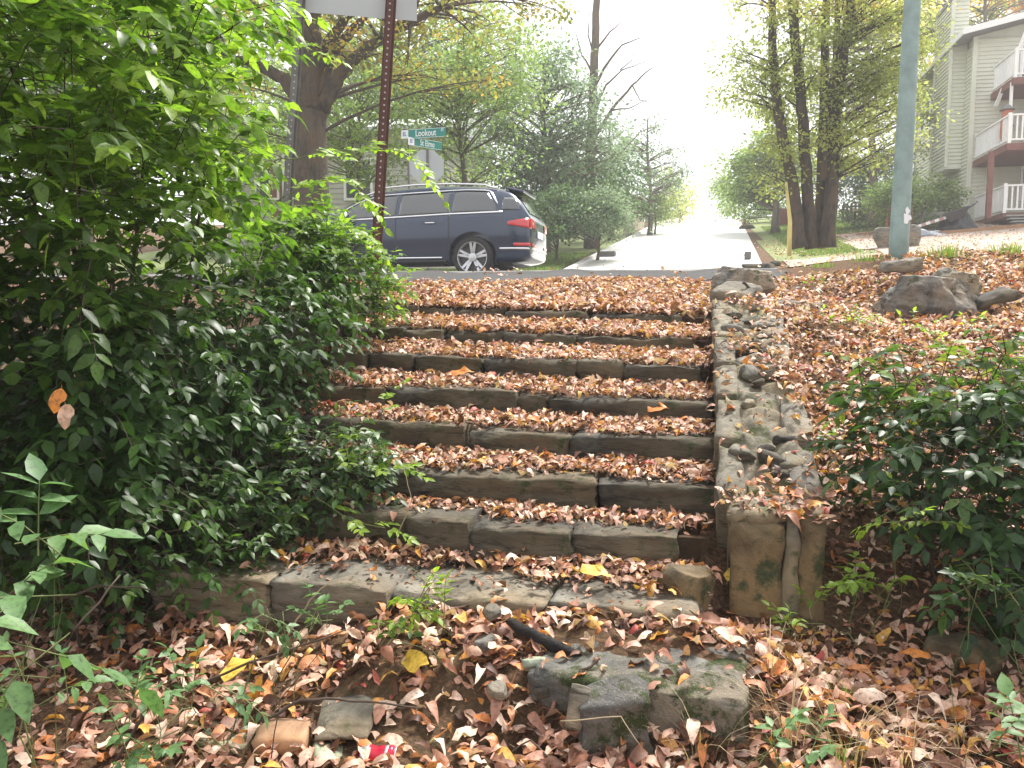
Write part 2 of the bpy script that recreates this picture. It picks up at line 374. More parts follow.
class LB:
    def __init__(s): s.V = []; s.L = []; s.T = []; s.A = []; s.n = 0
    def add(s, tpl, pos, d, up, size, rnd=None, wid=None):
        n = len(pos)
        if n == 0: return s
        V, L, T = spread(tpl, pos, d, up, size, wid)
        if rnd is None: rnd = R.rand(n)
        s.V.append(V); s.L.append(L+s.n); s.T.append(T); s.A.append(np.repeat(rnd, len(tpl[2]))); s.n += len(V); return s
    def build(s, name, mat, parent=None):
        me = mesh_np(name, np.concatenate(s.V), np.concatenate(s.L), np.concatenate(s.T), True, {'rnd': np.concatenate(s.A)})
        return obj(name, me, mat, parent)
def in_ellipsoids(ells, n, shell=.5, rs=R):
    vol = np.array([e[1][0]*e[1][1]*e[1][2] for e in ells])**.8; vol /= vol.sum()
    idx = rs.choice(len(ells), n, p=vol)
    u = nrm(rs.randn(n, 3)); r = rs.rand(n)**(1/3.)
    r = shell + (1-shell)*r if shell < 1 else r
    C = np.array([tuple(e[0]) for e in ells])[idx]; Q = np.array([e[1] for e in ells])[idx]
    return C + u*r[:, None]*Q, u
LEAFT = [leaf_template(w, .22, c, .0, 0) for w, c in ((.50, .15), (.56, .3), (.48, .05))]
def compound_shrub(name, label, cat, root, ells, n, mat_leaf, leaf=.055, rach=.24, pairs=4, stems=8, stem_r=.012, mat_stem=None, group=None,
                   shell=.35, up=.35, droop=.5, bright=None, single=False, floor=None, extra=None, twigs=5):
    """a shrub with compound leaves: each tip is a drooping leaf stalk set with paired leaflets"""
    mat_stem = mat_stem or M['twig']
    t0 = empty(name, tuple(root), label, cat, group)
    P, u = in_ellipsoids(ells, n, shell)
    if floor is not None:
        P = P[P[:, 2] > G(P[:, 0], P[:, 1])+floor]
    n = len(P)
    c = np.array([tuple(root)]); out = nrm(P-np.array([[c[0, 0], c[0, 1], P[:, 2].mean()-.3]])); out[:, 2] = 0
    d = nrm(out*1.0 + R.randn(n, 3)*.55 + np.array([0, 0, up]))
    L = rach*(.6+.7*R.rand(n))
    lb = LB(); st = MB()
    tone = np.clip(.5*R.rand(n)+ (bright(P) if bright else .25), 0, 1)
    m = pairs*2+1
    side = nrm(np.cross(d, np.array([[0, 0, 1.]])))
    for j in range(m):
        k = (j//2+1)/(pairs+.3); s = 1 if j % 2 else -1
        if j == m-1: k = 1.0; s = 0
        pos = P + d*(L*k)[:, None] - np.array([0, 0, 1.])*(droop*L*k*k*.6)[:, None]
        tang = nrm(d - np.array([[0, 0, droop*k*1.2]]))
        dr = nrm(tang*(.55 if s else 1) + side*s*.9 + R.randn(n, 3)*.22 - np.array([[0, 0, .25]]))
        upv = nrm(np.array([[0, 0, 1.]])+R.randn(n, 3)*.35+.25*d)
        sz = leaf*(.75+.5*R.rand(n))*(1.0 if s else 1.15)*(1-.18*abs(k-.5))
        keep = R.rand(n) > .06
        q = R.randint(0, 3, n)
        for h in range(3):
            mk = keep & (q == h)
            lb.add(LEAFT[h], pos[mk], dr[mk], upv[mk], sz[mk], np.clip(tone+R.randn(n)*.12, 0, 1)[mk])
    if extra is not None: extra(lb, st)
    lb.build('foliage', mat_leaf, t0)
    # leaf stalks
    sub = range(0, n, 1 if n < 1500 else 2)
    for i in sub:
        a = P[i]-d[i]*L[i]*.35; b = P[i]+d[i]*L[i]*.5-np.array([0, 0, droop*L[i]*.15]); e = P[i]+d[i]*L[i]-np.array([0, 0, droop*L[i]*.6])
        st.tube([a, b, e], [.0022, .0017, .001], 3, False)
    rt = np.array(tuple(root))
    for k in range(stems):
        i = R.randint(n); e = P[i]; b0 = rt+np.array([R.randn()*.12, R.randn()*.12, 0]); b0[2] = float(G(b0[0], b0[1]))-.05
        mid = (b0+e)/2+R.randn(3)*.12+np.array([0, 0, .15]); r = stem_r*(.5+R.rand()*.8)
        pts = [b0*(1-q)**2+2*mid*q*(1-q)+e*q*q+(R.randn(3)*.012 if 0 < q < 1 else 0) for q in np.linspace(0, 1, 8)]
        st.tube(pts, list(np.linspace(r, r*.25, 8)), 6)
        for h in range(twigs):
            q = int(R.randint(2, 7)); j = R.randint(n)
            dd = np.linalg.norm(P-pts[q], axis=1); near = np.argsort(dd)[:40]; j = near[R.randint(len(near))]
            st.tube([pts[q], (pts[q]+P[j])/2+R.randn(3)*.02, P[j]], [r*.35, r*.25, .0015], 4, False)
    st.build('stem', mat_stem, t0, True)
    return t0
def tree(name, label, base, trunks, ells, n, mats, leaf=.13, clusters=60, crad=.55, group=None, bark=None, limb_r=.05, cat='tree', shell=.3, orange=None, limb=True, paths=None, flat=.6, rise=.3):
    """trunks: list of (points, r0, r1). mats: foliage material."""
    t0 = empty(name, tuple(base), label, cat, group); bark = bark or M['bark']
    tb = MB(); allp = []
    for pts, r0, r1 in trunks:
        P = [Vector(p) for p in pts]; fine = []
        for i in range(len(P)-1):
            for k in range(5):
                q = P[i].lerp(P[i+1], k/5); fine.append(q+Vector((R.randn(), R.randn(), 0))*r0*.07)
        fine.append(P[-1]); rr = np.linspace(r0, r1, len(fine)); rr[0] *= 1.35; rr[1] *= 1.08
        tb.tube(fine, list(rr), 12); allp += [(q, r) for q, r in zip(fine[3:], rr[3:])]
    for pts, r0, r1 in (paths or []):
        P = [Vector(p) for p in pts]; fine = []
        for i in range(len(P)-1):
            for k in range(4): fine.append(P[i].lerp(P[i+1], k/4)+Vector((R.randn(), R.randn(), R.randn()))*r0*.15)
        fine.append(P[-1]); rr = np.linspace(r0, r1, len(fine))
        tb.tube(fine, list(rr), 8); allp += [(q, r) for q, r in zip(fine[1:], rr[1:])]
    lb = LB()
    if n:
        C, u = in_ellipsoids(ells, clusters, shell)
        A = np.array([tuple(q) for q, r in allp]); RR = np.array([r for q, r in allp])
        for c in C:
            if limb:
                hd = np.linalg.norm((A-c)[:, :2], axis=1); dd = hd*.6+np.abs(A[:, 2]-(c[2]-rise*hd-.1))*1.0
                i = int(np.argmin(dd)); a = A[i]; r = min(limb_r, RR[i]*.6)
                mid = (a+c)/2+R.randn(3)*.12*np.linalg.norm(c-a)*.6+np.array([0, 0, .06*np.linalg.norm(c-a)])
                pts = [a*(1-q)**2+2*mid*q*(1-q)+c*q*q for q in np.linspace(0, 1, 6)]
                tb.tube(pts, list(np.linspace(r, r*.2, 6)), 5, False)
                for k in range(3):
                    e = c+R.randn(3)*crad*.7; tb.tube([pts[3], (pts[3]+e)/2+R.randn(3)*.06, e], [r*.35, r*.25, r*.08], 3, False)
        per = n//clusters
        w = .35+1.3*R.rand(clusters); cnt = np.maximum((w*per).astype(int), 3)
        pos = np.repeat(C, cnt, axis=0); ctone = np.repeat(R.rand(clusters), cnt)
        cr = np.repeat(crad*(.6+.8*R.rand(clusters)), cnt)
        k = len(pos); off = R.randn(k, 3)*cr[:, None]*np.array([1, 1, flat])*.75
        pos = pos+off
        d = nrm(off+R.randn(k, 3)*.5*crad-np.array([0, 0, .25*crad])); upv = nrm(np.array([[0, 0, 1.]])+R.randn(k, 3)*.6)
        rnd = np.clip(.45*ctone+.55*R.rand(k), 0, 1)
        if orange is not None: rnd = np.clip(orange(pos, rnd), 0, 1)
        lb.add(RHOMB, pos, d, upv, leaf*(.6+.8*R.rand(k)), rnd)
        lb.build('crown', mats, t0)
    tb.build('trunk', bark, t0, True)
    return t0
# ---------------------------------------------------------------- stones
def fbm(p, k=3):
    s = 0; a = 1
    for i in range(k): s += a*noise.noise(p); p = p*2.1+Vector((3.1, 1.7, 5.3)); a *= .5
    return s
def block_me(name, dims, r=.02, amp=.01, strata=.006, seed=0, step=.035, taper=(1, 1), skew=0):
    """weathered stone block, origin at its centre"""
    bm = bmesh.new(); bmesh.ops.create_cube(bm, size=1)
    for v in bm.verts: v.co = Vector((v.co.x*dims[0], v.co.y*dims[1], v.co.z*dims[2]))
    for ax in range(3):
        nn = max(2, int(dims[ax]/step))
        for k in range(1, nn):
            co = Vector((0, 0, 0)); co[ax] = -dims[ax]/2+dims[ax]*k/nn; no = Vector((0, 0, 0)); no[ax] = 1
            bmesh.ops.bisect_plane(bm, geom=bm.verts[:]+bm.edges[:]+bm.faces[:], plane_co=co, plane_no=no)
    o = Vector((seed*3.7, seed*1.3, seed*2.1))
    for v in bm.verts:
        p = v.co.copy()
        inn = Vector([max(-dims[i]/2+r, min(dims[i]/2-r, p[i])) for i in range(3)])
        q = p-inn
        if q.length > 1e-6:
            nq = q.normalized(); rr = r*(1-.0)
            p = inn+nq*rr if q.length > rr*.0 else p
        else: nq = Vector((0, 0, 0))
        s = p+o
        nb = fbm(s*5, 3); ns = noise.noise(Vector((s.x*2.5, s.y*2.5, s.z*38)))
        side = Vector((nq.x, nq.y, 0))
        p = p+nq*amp*nb*1.6+side*strata*ns*2+Vector((0, 0, .35*amp*noise.noise(s*1.5)*2))
        f = 1+(taper[0]-1)*(p.z/dims[2]+.5); g = 1+(taper[1]-1)*(p.z/dims[2]+.5)
        # broken arrises and uneven long edges
        p = p+Vector((0, .9*amp*noise.noise(Vector((s.x*3.1, 7, s.z*2))), .9*amp*noise.noise(Vector((s.x*2.7, s.y*4, 3)))))
        ed = (abs(v.co.y) > dims[1]/2-step*.6)+(abs(v.co.z) > dims[2]/2-step*.6)+(abs(v.co.x) > dims[0]/2-step*.6)
        if ed >= 2:
            c_ = noise.noise(s*9+Vector((0, 0, 5)))
            if c_ > .05: p = p-Vector((nq.x*.4, nq.y, nq.z))*min(.03, c_*.045)*min(1, dims[2]/.15)
        v.co = Vector((p.x*f+skew*p.z, p.y*g, p.z))
    me = bpy.data.meshes.new(name); bm.to_mesh(me); bm.free()
    me.polygons.foreach_set('use_smooth', [True]*len(me.polygons)); me.update()
    return me
def rock_me(name, dims, seed=0, planes=11, amp=.03, sub=5, flat=None):
    rs = np.random.RandomState(seed); bm = bmesh.new(); bmesh.ops.create_icosphere(bm, subdivisions=sub, radius=1)
    pl = []
    for k in range(planes):
        n = Vector(rs.randn(3)).normalized(); pl.append((n, .62+.28*rs.rand()))
    pl += [(Vector((0, 0, 1)), .55 if flat is None else flat), (Vector((0, 0, -1)), .6)]
    for v in bm.verts:
        n = v.co.normalized(); r = 1.0
        for q, h in pl:
            d = n.dot(q)
            if d > 1e-3: r = min(r, h/d)
        p = n*r
        rg = 1-2*abs(noise.noise(p*1.7+Vector((seed, 4, 0)))); p = p+n*(amp*fbm(p*2.2+Vector((seed, 0, 0)), 5)+amp*.8*(rg-.6)+amp*.25*noise.noise(Vector((p.x*3, p.y*3, p.z*12))))
        v.co = Vector((p.x*dims[0]/2/.8, p.y*dims[1]/2/.8, p.z*dims[2]/2/.62))
    me = bpy.data.meshes.new(name); bm.to_mesh(me); bm.free()
    me.polygons.foreach_set('use_smooth', [True]*len(me.polygons)); me.update()
    return me
def place(o, loc, rot=(0, 0, 0)):
    o.location = loc; o.rotation_euler = rot; return o
def rock(name, label, loc, dims, seed, rot=(0, 0, 0), m='stone_grey', cat='rock', **kw):
    o = obj(name, rock_me(name, dims, seed, **kw), M[m]); place(o, loc, rot); return tag(o, label, cat)
# ---------------------------------------------------------------- sheets that follow the ground
def axis(*segs):
    out = []
    for a, b, s in segs: out += list(np.linspace(a, b, max(2, int(round((b-a)/s))+1))[:-1])
    return np.array(out+[segs[-1][1]])
def grid_me(name, xs, ys, fz, mask=None):
    X, Y = np.meshgrid(xs, ys); Z = fz(X, Y); V = np.stack([X, Y, Z], -1).reshape(-1, 3)
    nx, ny = len(xs), len(ys); I = np.arange(nx*ny).reshape(ny, nx)
    q = np.stack([I[:-1, :-1], I[:-1, 1:], I[1:, 1:], I[1:, :-1]], -1).reshape(-1, 4)
    if mask is not None:
        q = q[mask(V[q].mean(1))]
    return mesh_np(name, V, q.ravel(), np.full(len(q), 4), True)
def strip_me(name, ys, xl, xr, fz, nx=14):
    """sheet between two edge curves xl(y), xr(y)"""
    V = []; 
    for y in ys:
        for k in range(nx): V.append((lerp(xl(y), xr(y), k/(nx-1)), y, 0))
    V = np.array(V); V[:, 2] = fz(V[:, 0], V[:, 1])
    I = np.arange(len(V)).reshape(len(ys), nx)
    q = np.stack([I[:-1, :-1], I[:-1, 1:], I[1:, 1:], I[1:, :-1]], -1).reshape(-1, 4)
    return mesh_np(name, V, q.ravel(), np.full(len(q), 4), True)
# ================================================================ the setting
sc.render.engine = 'CYCLES'
cam = bpy.data.cameras.new('camera'); co = bpy.data.objects.new('camera', cam); link(co)
cam.sensor_width = 36; cam.lens = F/1024*36; cam.clip_end = 1500; cam.clip_start = .05
co.location = (0, 0, EYE); co.rotation_euler = (math.pi/2-PITCH, 0, YAW); sc.camera = co
w = bpy.data.worlds.new('World'); sc.world = w; w.use_nodes = True; nt = w.node_tree; nt.nodes.clear()
SUN_EL, SUN_AZ = math.radians(56), math.radians(25)     # azimuth clockwise from +Y: the light comes from ahead, a little right
o_ = nt.nodes.new('ShaderNodeOutputWorld'); bg = nt.nodes.new('ShaderNodeBackground'); bg.inputs[1].default_value = .06
sky = nt.nodes.new('ShaderNodeTexSky'); sky.sky_type = 'NISHITA'; sky.sun_disc = False; sky.sun_elevation = SUN_EL; sky.sun_rotation = SUN_AZ
sky.air_density = 1; sky.dust_density = 4
nz = noise_out(nt, 2.2, 5, .55, co='Generated')
cl = ramp(nt, nz, [(.3, (9.0, 9.2, 9.6)), (.7, (11.5, 11.5, 11.6))])
nt.links.new(mixc(nt, .86, sky.outputs[0], cl), bg.inputs[0]); nt.links.new(bg.outputs[0], o_.inputs[0])
sl = bpy.data.lights.new('sun', 'SUN'); sl.energy = 3.6; sl.angle = math.radians(14); sl.color = (1, .96, .9)
so = bpy.data.objects.new('sun', sl); link(so)
# direction towards the sun
az = SUN_AZ; dsun = Vector((math.sin(az)*math.cos(SUN_EL), math.cos(az)*math.cos(SUN_EL), math.sin(SUN_EL)))
so.rotation_euler = (-dsun).to_track_quat('-Z', 'Y').to_euler(); so.location = (0, 0, 30)
vs = sc.view_settings; vs.view_transform = 'Standard'; vs.look = 'None'; vs.exposure = EXPO; vs.gamma = 1; vs.use_curve_mapping = False
cy = sc.cycles; cy.use_denoising = True; cy.max_bounces = 8; cy.diffuse_bounces = 3; cy.glossy_bounces = 3; cy.transmission_bounces = 5; cy.volume_bounces = 1; cy.transparent_max_bounces = 8
cy.sample_clamp_indirect = 8
try: cy.denoiser = 'OPENIMAGEDENOISE'
except Exception: pass
# ground
def gz(X, Y):
    z = G(X, Y)
    stair = (X > SX0-.05) & (X < .03) & (Y > 2.95) & (Y < 6.1)
    z = np.where(stair, z-.28, z)
    rough = .012*np.sin(X*17+Y*3)*np.cos(Y*13-X*5)+.015*np.sin(X*5.3)*np.sin(Y*6.1)
    z = z+np.where(Y < 10, rough, 0)
    road = (Y > 10.65) & (Y < 18.1); z = np.where(road, z-.05, z)
    fr = (Y > 18) & (Y < 66) & (X > edgeL(Y)+.05) & (X < edgeR(Y)-.05)
    return np.where(fr, z-.06, z)
def edgeL(y): return np.interp(y, [17.5, 19.5, 21.7, 40, 61, 75], [-5.6, -4.4, -3.75, -3.15, -2.6, -2.4])
def edgeR(y): return np.interp(y, [17.5, 19.0, 21.7, 40, 61, 75], [3.3, 2.1, 1.65, 2.1, 2.5, 2.6])
xs = axis((-170, -30, 10), (-30, -8, 1), (-8, -3.4, .25), (-3.4, 4.5, .08), (4.5, 8, .25), (8, 30, 1), (30, 170, 10))
ys = axis((-60, -4, 4), (-4, .8, .4), (.8, 7.5, .08), (7.5, 11.5, .12), (11.5, 24, .5), (24, 70, 1), (70, 230, 10))
tag(obj('ground', grid_me('ground', xs, ys, gz), M['ground']), kind='structure')
tag(obj('cross_street', grid_me('cross_street', axis((-60, -8, 2), (-8, 10, .25), (10, 60, 2)), axis((10.7, 18.3, .2)), lambda X, Y: G(X, Y)+.012), M['asphalt']), kind='structure')
tag(obj('hill_road', strip_me('hill_road', axis((17.6, 26, .25), (26, 75, 1)), edgeL, edgeR, lambda X, Y: G(X, Y)+.02), M['concrete_road']), kind='structure')
# asphalt kerb along the near edge of the street
def kerb():
    mb = MB(); xs = np.linspace(-7, 1.95, 90); V = []; prof = [(-1.42, -.10), (-1.3, -.015), (-.8, .045), (-.3, .10), (-.06, .135), (.10, .145), (.22, .10), (.26, -.1)]
    for x in xs:
        z0 = 1.775+.01*math.sin(x*3)+.006*math.sin(x*11)
        for a, b in prof: V.append((x, 10.0+a+.02*math.sin(x*2.1), z0+b*(1+.05*math.sin(x*7))-.002*x))
    n = len(prof); Fc = [(i*n+k, (i+1)*n+k, (i+1)*n+k+1, i*n+k+1) for i in range(len(xs)-1) for k in range(n-1)]
    mb.add(V, Fc); return tag(mb.build('kerb', M['asphalt_kerb'], smoothf=False), kind='structure')
kerb()
# kerbs of the hill road
def low_kerb(ex, s):
    mb = MB(); V = []; yy = np.linspace(19.5, 66, 70)
    for y in yy:
        x = float(ex(y)); z = float(G(x, y))
        V += [(x, y, z-.05), (x, y, z+.11), (x+s*.14, y, z+.12), (x+s*.14, y, z-.05)]
    Fc = [(i*4+k, (i+1)*4+k, (i+1)*4+k+1, i*4+k+1) for i in range(len(yy)-1) for k in range(3)]
    mb.add(V, Fc); tag(mb.build('kerb', M['concrete_road']), kind='structure')
low_kerb(edgeL, -1)
# lawns, gravel
tag(obj('lawn', grid_me('lawn', axis((-22, -3.6, .5)), axis((18.6, 48, .5)), lambda X, Y: G(X, Y)+.015, lambda c: c[:, 0] < edgeL(c[:, 1])-.4), M['lawn']), kind='structure')
tag(obj('lawn', grid_me('lawn', axis((2.2, 8.8, .3)), axis((26.2, 60, .5)), lambda X, Y: G(X, Y)+.015, lambda c: (c[:, 0] > edgeR(c[:, 1])+.35) & ((c[:, 0] < 4.9+.4*np.sin(c[:, 1])) | (c[:, 1] > 35.5))), M['lawn']), kind='structure')
tag(obj('gravel_drive', grid_me('gravel_drive', axis((2.4, 34, .4)), axis((18.6, 36.0, .4)), lambda X, Y: G(X, Y)+.03, lambda c: (c[:, 1] > 18.9+.3*np.sin(c[:, 0])) & ((c[:, 1] < 26.2) | ((c[:, 0] > 4.9+.4*np.sin(c[:, 1])) & (c[:, 1] < 35.5))) & (c[:, 0] > edgeR(c[:, 1])+.5)), M['gravel']), kind='structure')
# haze
hz = MB().box((0, 85, 10), (336, 280, 50))
hm = bpy.data.materials.new('haze'); hm.use_nodes = True; hn = hm.node_tree; hn.nodes.clear()
ho = hn.nodes.new('ShaderNodeOutputMaterial'); pv = hn.nodes.new('ShaderNodeVolumePrincipled'); pv.inputs['Color'].default_value = (.95, .97, 1, 1); pv.inputs['Density'].default_value = HAZE; pv.inputs['Anisotropy'].default_value = .2
hn.links.new(pv.outputs[0], ho.inputs['Volume'])
if HAZE > 0: tag(hz.build('haze', hm), kind='stuff')

# ================================================================ staircase
stair = empty('stone_staircase', (-1.2, 2.9, .3), 'leaf-strewn stone staircase climbing from the path up to the street', 'staircase')
def slab(parent, name, x0, x1, yf, depth, ztop, h, seed, m, step=.04, rz=0, r=.008, amp=.009, strata=.008, rx=0):
    me = block_me(name, (x1-x0, depth, h), r, amp, strata, seed, step)
    o = obj(name, me, M[m], parent, True)
    if parent is not None:
        o.matrix_parent_inverse = parent.matrix_world.inverted()
    o.location = ((x0+x1)/2, yf+depth/2, ztop-h/2); o.rotation_euler = (rx, 0, rz); return o
bpy.context.view_layer.update()
EDG = [  # x breaks per riser, front stones
 [-2.15, -1.62, -1.12, -.52, .02],
 [-2.0, -1.22, -.93, -.50, -.06],
 [-2.45, -1.55, -.44, .09],
 [-2.45, -1.15, -.62, .09],
 [-2.45, -1.75, -.98, -.80, .08],
 [-2.45, -2.05, -1.75, -1.30, -.72, -.42, .02],
 [-2.45, -2.0, -1.72, -1.28, -.80, -.02],
 [-2.45, -2.1, -1.85, -1.42, -.78, -.12]]
for i in range(8):
    y0 = SY[i]; y1 = SY[i+1]
    mb = MB(); x0, x1 = (SX0, .06) if i else (-2.2, .02)
    xs_ = np.linspace(x0, x1, 40); yo = (.36 if i == 0 else .24 if i == 1 else .17); ys_ = np.linspace(y0+yo, y1+.12, 12)
    tb = grid_me('tread', xs_, ys_, lambda X, Y: np.where(Y < y0+yo+.02, S(X, Y)-.05, S(X, np.minimum(Y, y1-.001))-.012+.006*np.sin(X*19)*np.sin(Y*23)))
    zb = SZ[i]-.35
    tb2 = MB().prism([(x0, y0+.12, zb), (x0, y0+.12, SZ[i]-.05), (x0, y1+.1, SE[i]-.07), (x0, y1+.1, zb)], (x1-x0, 0, 0)).me('x')
    bm = bmesh.new(); bm.from_mesh(tb); bm.from_mesh(tb2); bm.to_mesh(tb); bm.free()
    stp = obj('step', tb, M['soil'], stair)
    bpy.context.view_layer.update()
    br = EDG[i]
    for k in range(len(br)-1):
        xm = (br[k]+br[k+1])/2; j = random.uniform(-.013, .009)
        dep = (.42 if i == 0 else .30 if i == 1 else random.uniform(.22, .28)); hh = .26 if i == 0 else .185 if i == 1 else random.uniform(.165, .19)
        zt = SZ[i]-TILT[i]*(xm+1)+j
        slab(stp, 'edging_stone', br[k]+.004, br[k+1]-.004, y0+random.uniform(-.03, .02)-(.03 if i < 2 else 0), dep, zt, hh, i*10+k, 'stone_top' if i == 0 else 'stone', .022 if i < 3 else .03,
             rz=random.uniform(-.035, .035), rx=random.uniform(-.02, .05), r=.007, amp=.011, strata=.014)
# ---------------------------------------------------------------- right wall with pillar
def WT(Y): return np.interp(Y, [3.2, 3.45, 3.98, 4.4, 4.86, 5.4, 5.95, 6.6], [.66, .72, .97, 1.11, 1.26, 1.41, 1.50, 1.58])
wall = empty('stone_wall', (.3, 4.5, .5), 'low rubble wall with mossy mortar top running up the right side of the staircase', 'wall')
bpy.context.view_layer.update()
core = grid_me('core', np.linspace(.13, .47, 14), np.linspace(3.25, 6.1, 120), lambda X, Y: WT(Y)-.02+.028*np.sin(X*31+Y*7)*np.sin(Y*17)+.018*np.sin(Y*41+X*13)+np.vectorize(lambda a, b: .035*noise.noise(Vector((a*9, b*9, 2)))+.02*noise.noise(Vector((a*23, b*23, 5))))(X, Y))
obj('mortar_top', core, M['mortar'], wall)
fill = MB(); nY = np.linspace(3.3, 6.1, 20)
V = []; 
for y in nY: V += [(.13, y, float(G(0, y))-.5), (.13, y, float(WT(y))-.03), (.47, y, float(WT(y))-.03), (.47, y, float(G(0, y))-.5)]
fill.add(V, [(a*4+k, (a+1)*4+k, (a+1)*4+(k+1), a*4+k+1) for a in range(len(nY)-1) for k in range(3)]).build('core', M['mortar'], wall)
yb = [3.42, 3.82, 4.22, 4.62, 5.05, 5.45, 5.85, 6.2]
for k in range(len(yb)-1):
    for side, (xa, xb) in enumerate(((.085, .195), (.385, .50))):
        if side and k in (2, 5): continue
        ym = (yb[k]+yb[k+1])/2; L_ = yb[k+1]-yb[k]; sl_ = math.atan2(float(WT(yb[k+1])-WT(yb[k])), L_)
        me = block_me('coping_stone', (xb-xa, L_*1.02, .30 if not side else .22), .008, .008, .006, 50+k*2+side, .03)
        o = obj('coping_stone', me, M['stone_wall' if not side else 'stone_grey'], wall); o.matrix_parent_inverse = wall.matrix_world.inverted()
        o.location = ((xa+xb)/2, ym, float(WT(ym))-(.145 if not side else .10)+random.uniform(-.01, .01)); o.rotation_euler = (sl_, 0, random.uniform(-.03, .03))
pillar = empty('stone_pillar', (.31, 3.3, .25), 'stubby pillar of upright brown stones capped with mortar, at the bottom end of the right wall', 'pillar')
bpy.context.view_layer.update()
def blk(name, parent, c, dims, seed, m, rot=(0, 0, 0), label=None, **kw):
    o = obj(name, block_me(name, dims, seed=seed, **kw), M[m], parent); o.matrix_parent_inverse = parent.matrix_world.inverted() if parent else Matrix()
    o.location = c; o.rotation_euler = rot
    if label: o['label'] = label
    return o
pY = 3.22
XA, XB, XC, XD = HX(735, pY), HX(792, pY), HX(806, pY), HX(833, pY+.03)
blk('pillar_stone', pillar, ((XA+XB)/2, pY+.09, .435), (XB-XA, .20, .45), 61, 'stone_brown', r=.02, amp=.008, strata=.002, label='broad brown upright stone')
blk('pillar_stone', pillar, ((XC+XD)/2, pY+.11, .475), (XD-XC+.01, .22, .50), 62, 'stone_brown', r=.018, amp=.008, strata=.002, label='narrow upright stone on the right')
blk('mortar', pillar, ((XB+XC)/2, pY+.10, .47), (XC-XB+.02, .20, .50), 63, 'mortar', r=.03, amp=.016, strata=0)
blk('mortar', pillar, ((XA+XB)/2+.01, pY+.12, .685), (XB-XA+.05, .22, .07), 64, 'mortar', r=.03, amp=.014, strata=0)
# left pillar, mostly hidden behind the shrub
lp = empty('stone_pillar', (-2.68, 3.3, .3), 'shaded ochre stone pillar half hidden under the big shrub left of the steps', 'pillar'); bpy.context.view_layer.update()
blk('pillar_stone', lp, (-2.75, 3.3, .5), (.20, .24, .50), 71, 'stone_brown', amp=.01)
blk('pillar_stone', lp, (-2.57, 3.32, .46), (.16, .22, .44), 72, 'stone_brown', amp=.01)
lw = empty('stone_wall', (-2.6, 4.5, .6), 'low stone wall under the shrubs along the left side of the staircase', 'wall'); bpy.context.view_layer.update()
for k in range(len(yb)-1):
    ym = (yb[k]+yb[k+1])/2; sl_ = math.atan2(float(WT(yb[k+1])-WT(yb[k])), yb[k+1]-yb[k])
    blk('coping_stone', lw, (-2.6+.02*math.sin(k*3), ym, float(WT(ym))-.05), (.26, (yb[k+1]-yb[k])*.97, .34), 80+k, 'stone_top' if k % 2 else 'stone', rot=(sl_, 0, 0), amp=.014)
# ---------------------------------------------------------------- loose stones
def Gd(x, y): return float(G(x, y))
def onpx(px, py, d, dz=0):
    p = W(px, py, d); return (p.x, p.y, p.z+dz)
rock('loose_rock', 'wedge-shaped loose rock lying on the second step in front of the right wall', onpx(690, 586, 3.05), (.21, .16, .15), 12, (.15, .25, .6), 'stone_brown', amp=.035, planes=6, sub=6)
rock('loose_rock', 'flat thin stone lying under the loose rock beside the pillar', onpx(676, 606, 2.98, -.01), (.20, .13, .05), 14, (0, 0, .2), 'stone', amp=.02)
rock('boulder', 'rough grey boulder with a split top at the upper end of the right wall', onpx(741, 281, 6.6, -.02), (.42, .34, .27), 26, (.1, .1, .4), 'stone_boulder', amp=.09, planes=7, sub=6)
o = obj('stone_block', block_me('stone_block', (.30, .26, .17), .02, .012, .004, 22, .04, (1, .9)), M['stone_top']); place(o, onpx(736, 299, 6.05), (.35, .12, -.5)); tag(o, 'squared pale stone block tipped forward in front of the grey boulder', 'stone block')
o = obj('stone_block', block_me('stone_block', (.12, .5, .10), .015, .008, .003, 23, .04), M['stone_top']); place(o, onpx(762, 309, 5.9, -.01), (.25, 0, -.05)); tag(o, 'narrow weathered coping stone lying lengthwise behind the squared block', 'stone block')
rock('boulder', 'wide grey boulder among leaves in front of the teal pole', onpx(925, 296, 6.5, -.02), (.68, .42, .36), 37, (0, .05, .1), 'stone_boulder', amp=.09, planes=8, sub=6)
rock('boulder', 'small rounded shoulder of rock leaning against the wide grey boulder', onpx(952, 287, 6.6, 0), (.34, .3, .26), 33, (0, .3, .3), 'stone_boulder', amp=.08, sub=6)
o = obj('flat_rock', block_me('flat_rock', (.34, .22, .10), .02, .014, .006, 34, .03, (.85, .9), .25), M['stone_grey']); place(o, onpx(900, 265, 7.3), (.12, -.12, .15)); tag(o, 'flat pale rock standing at the foot of the teal pole', 'rock')
o = obj('flat_rock', block_me('flat_rock', (.34, .26, .07), .02, .014, .006, 35, .03, (.85, .9), .2), M['stone']); place(o, onpx(992, 298, 6.4), (.1, -.35, .2)); tag(o, 'dark slanting slab right of the wide grey boulder', 'rock')
rock('flat_rock', 'thin pale stone half buried in leaves between the wall and the wide boulder', onpx(800, 304, 6.3, -.02), (.36, .2, .09), 36, (.05, .1, .3), 'stone_grey')
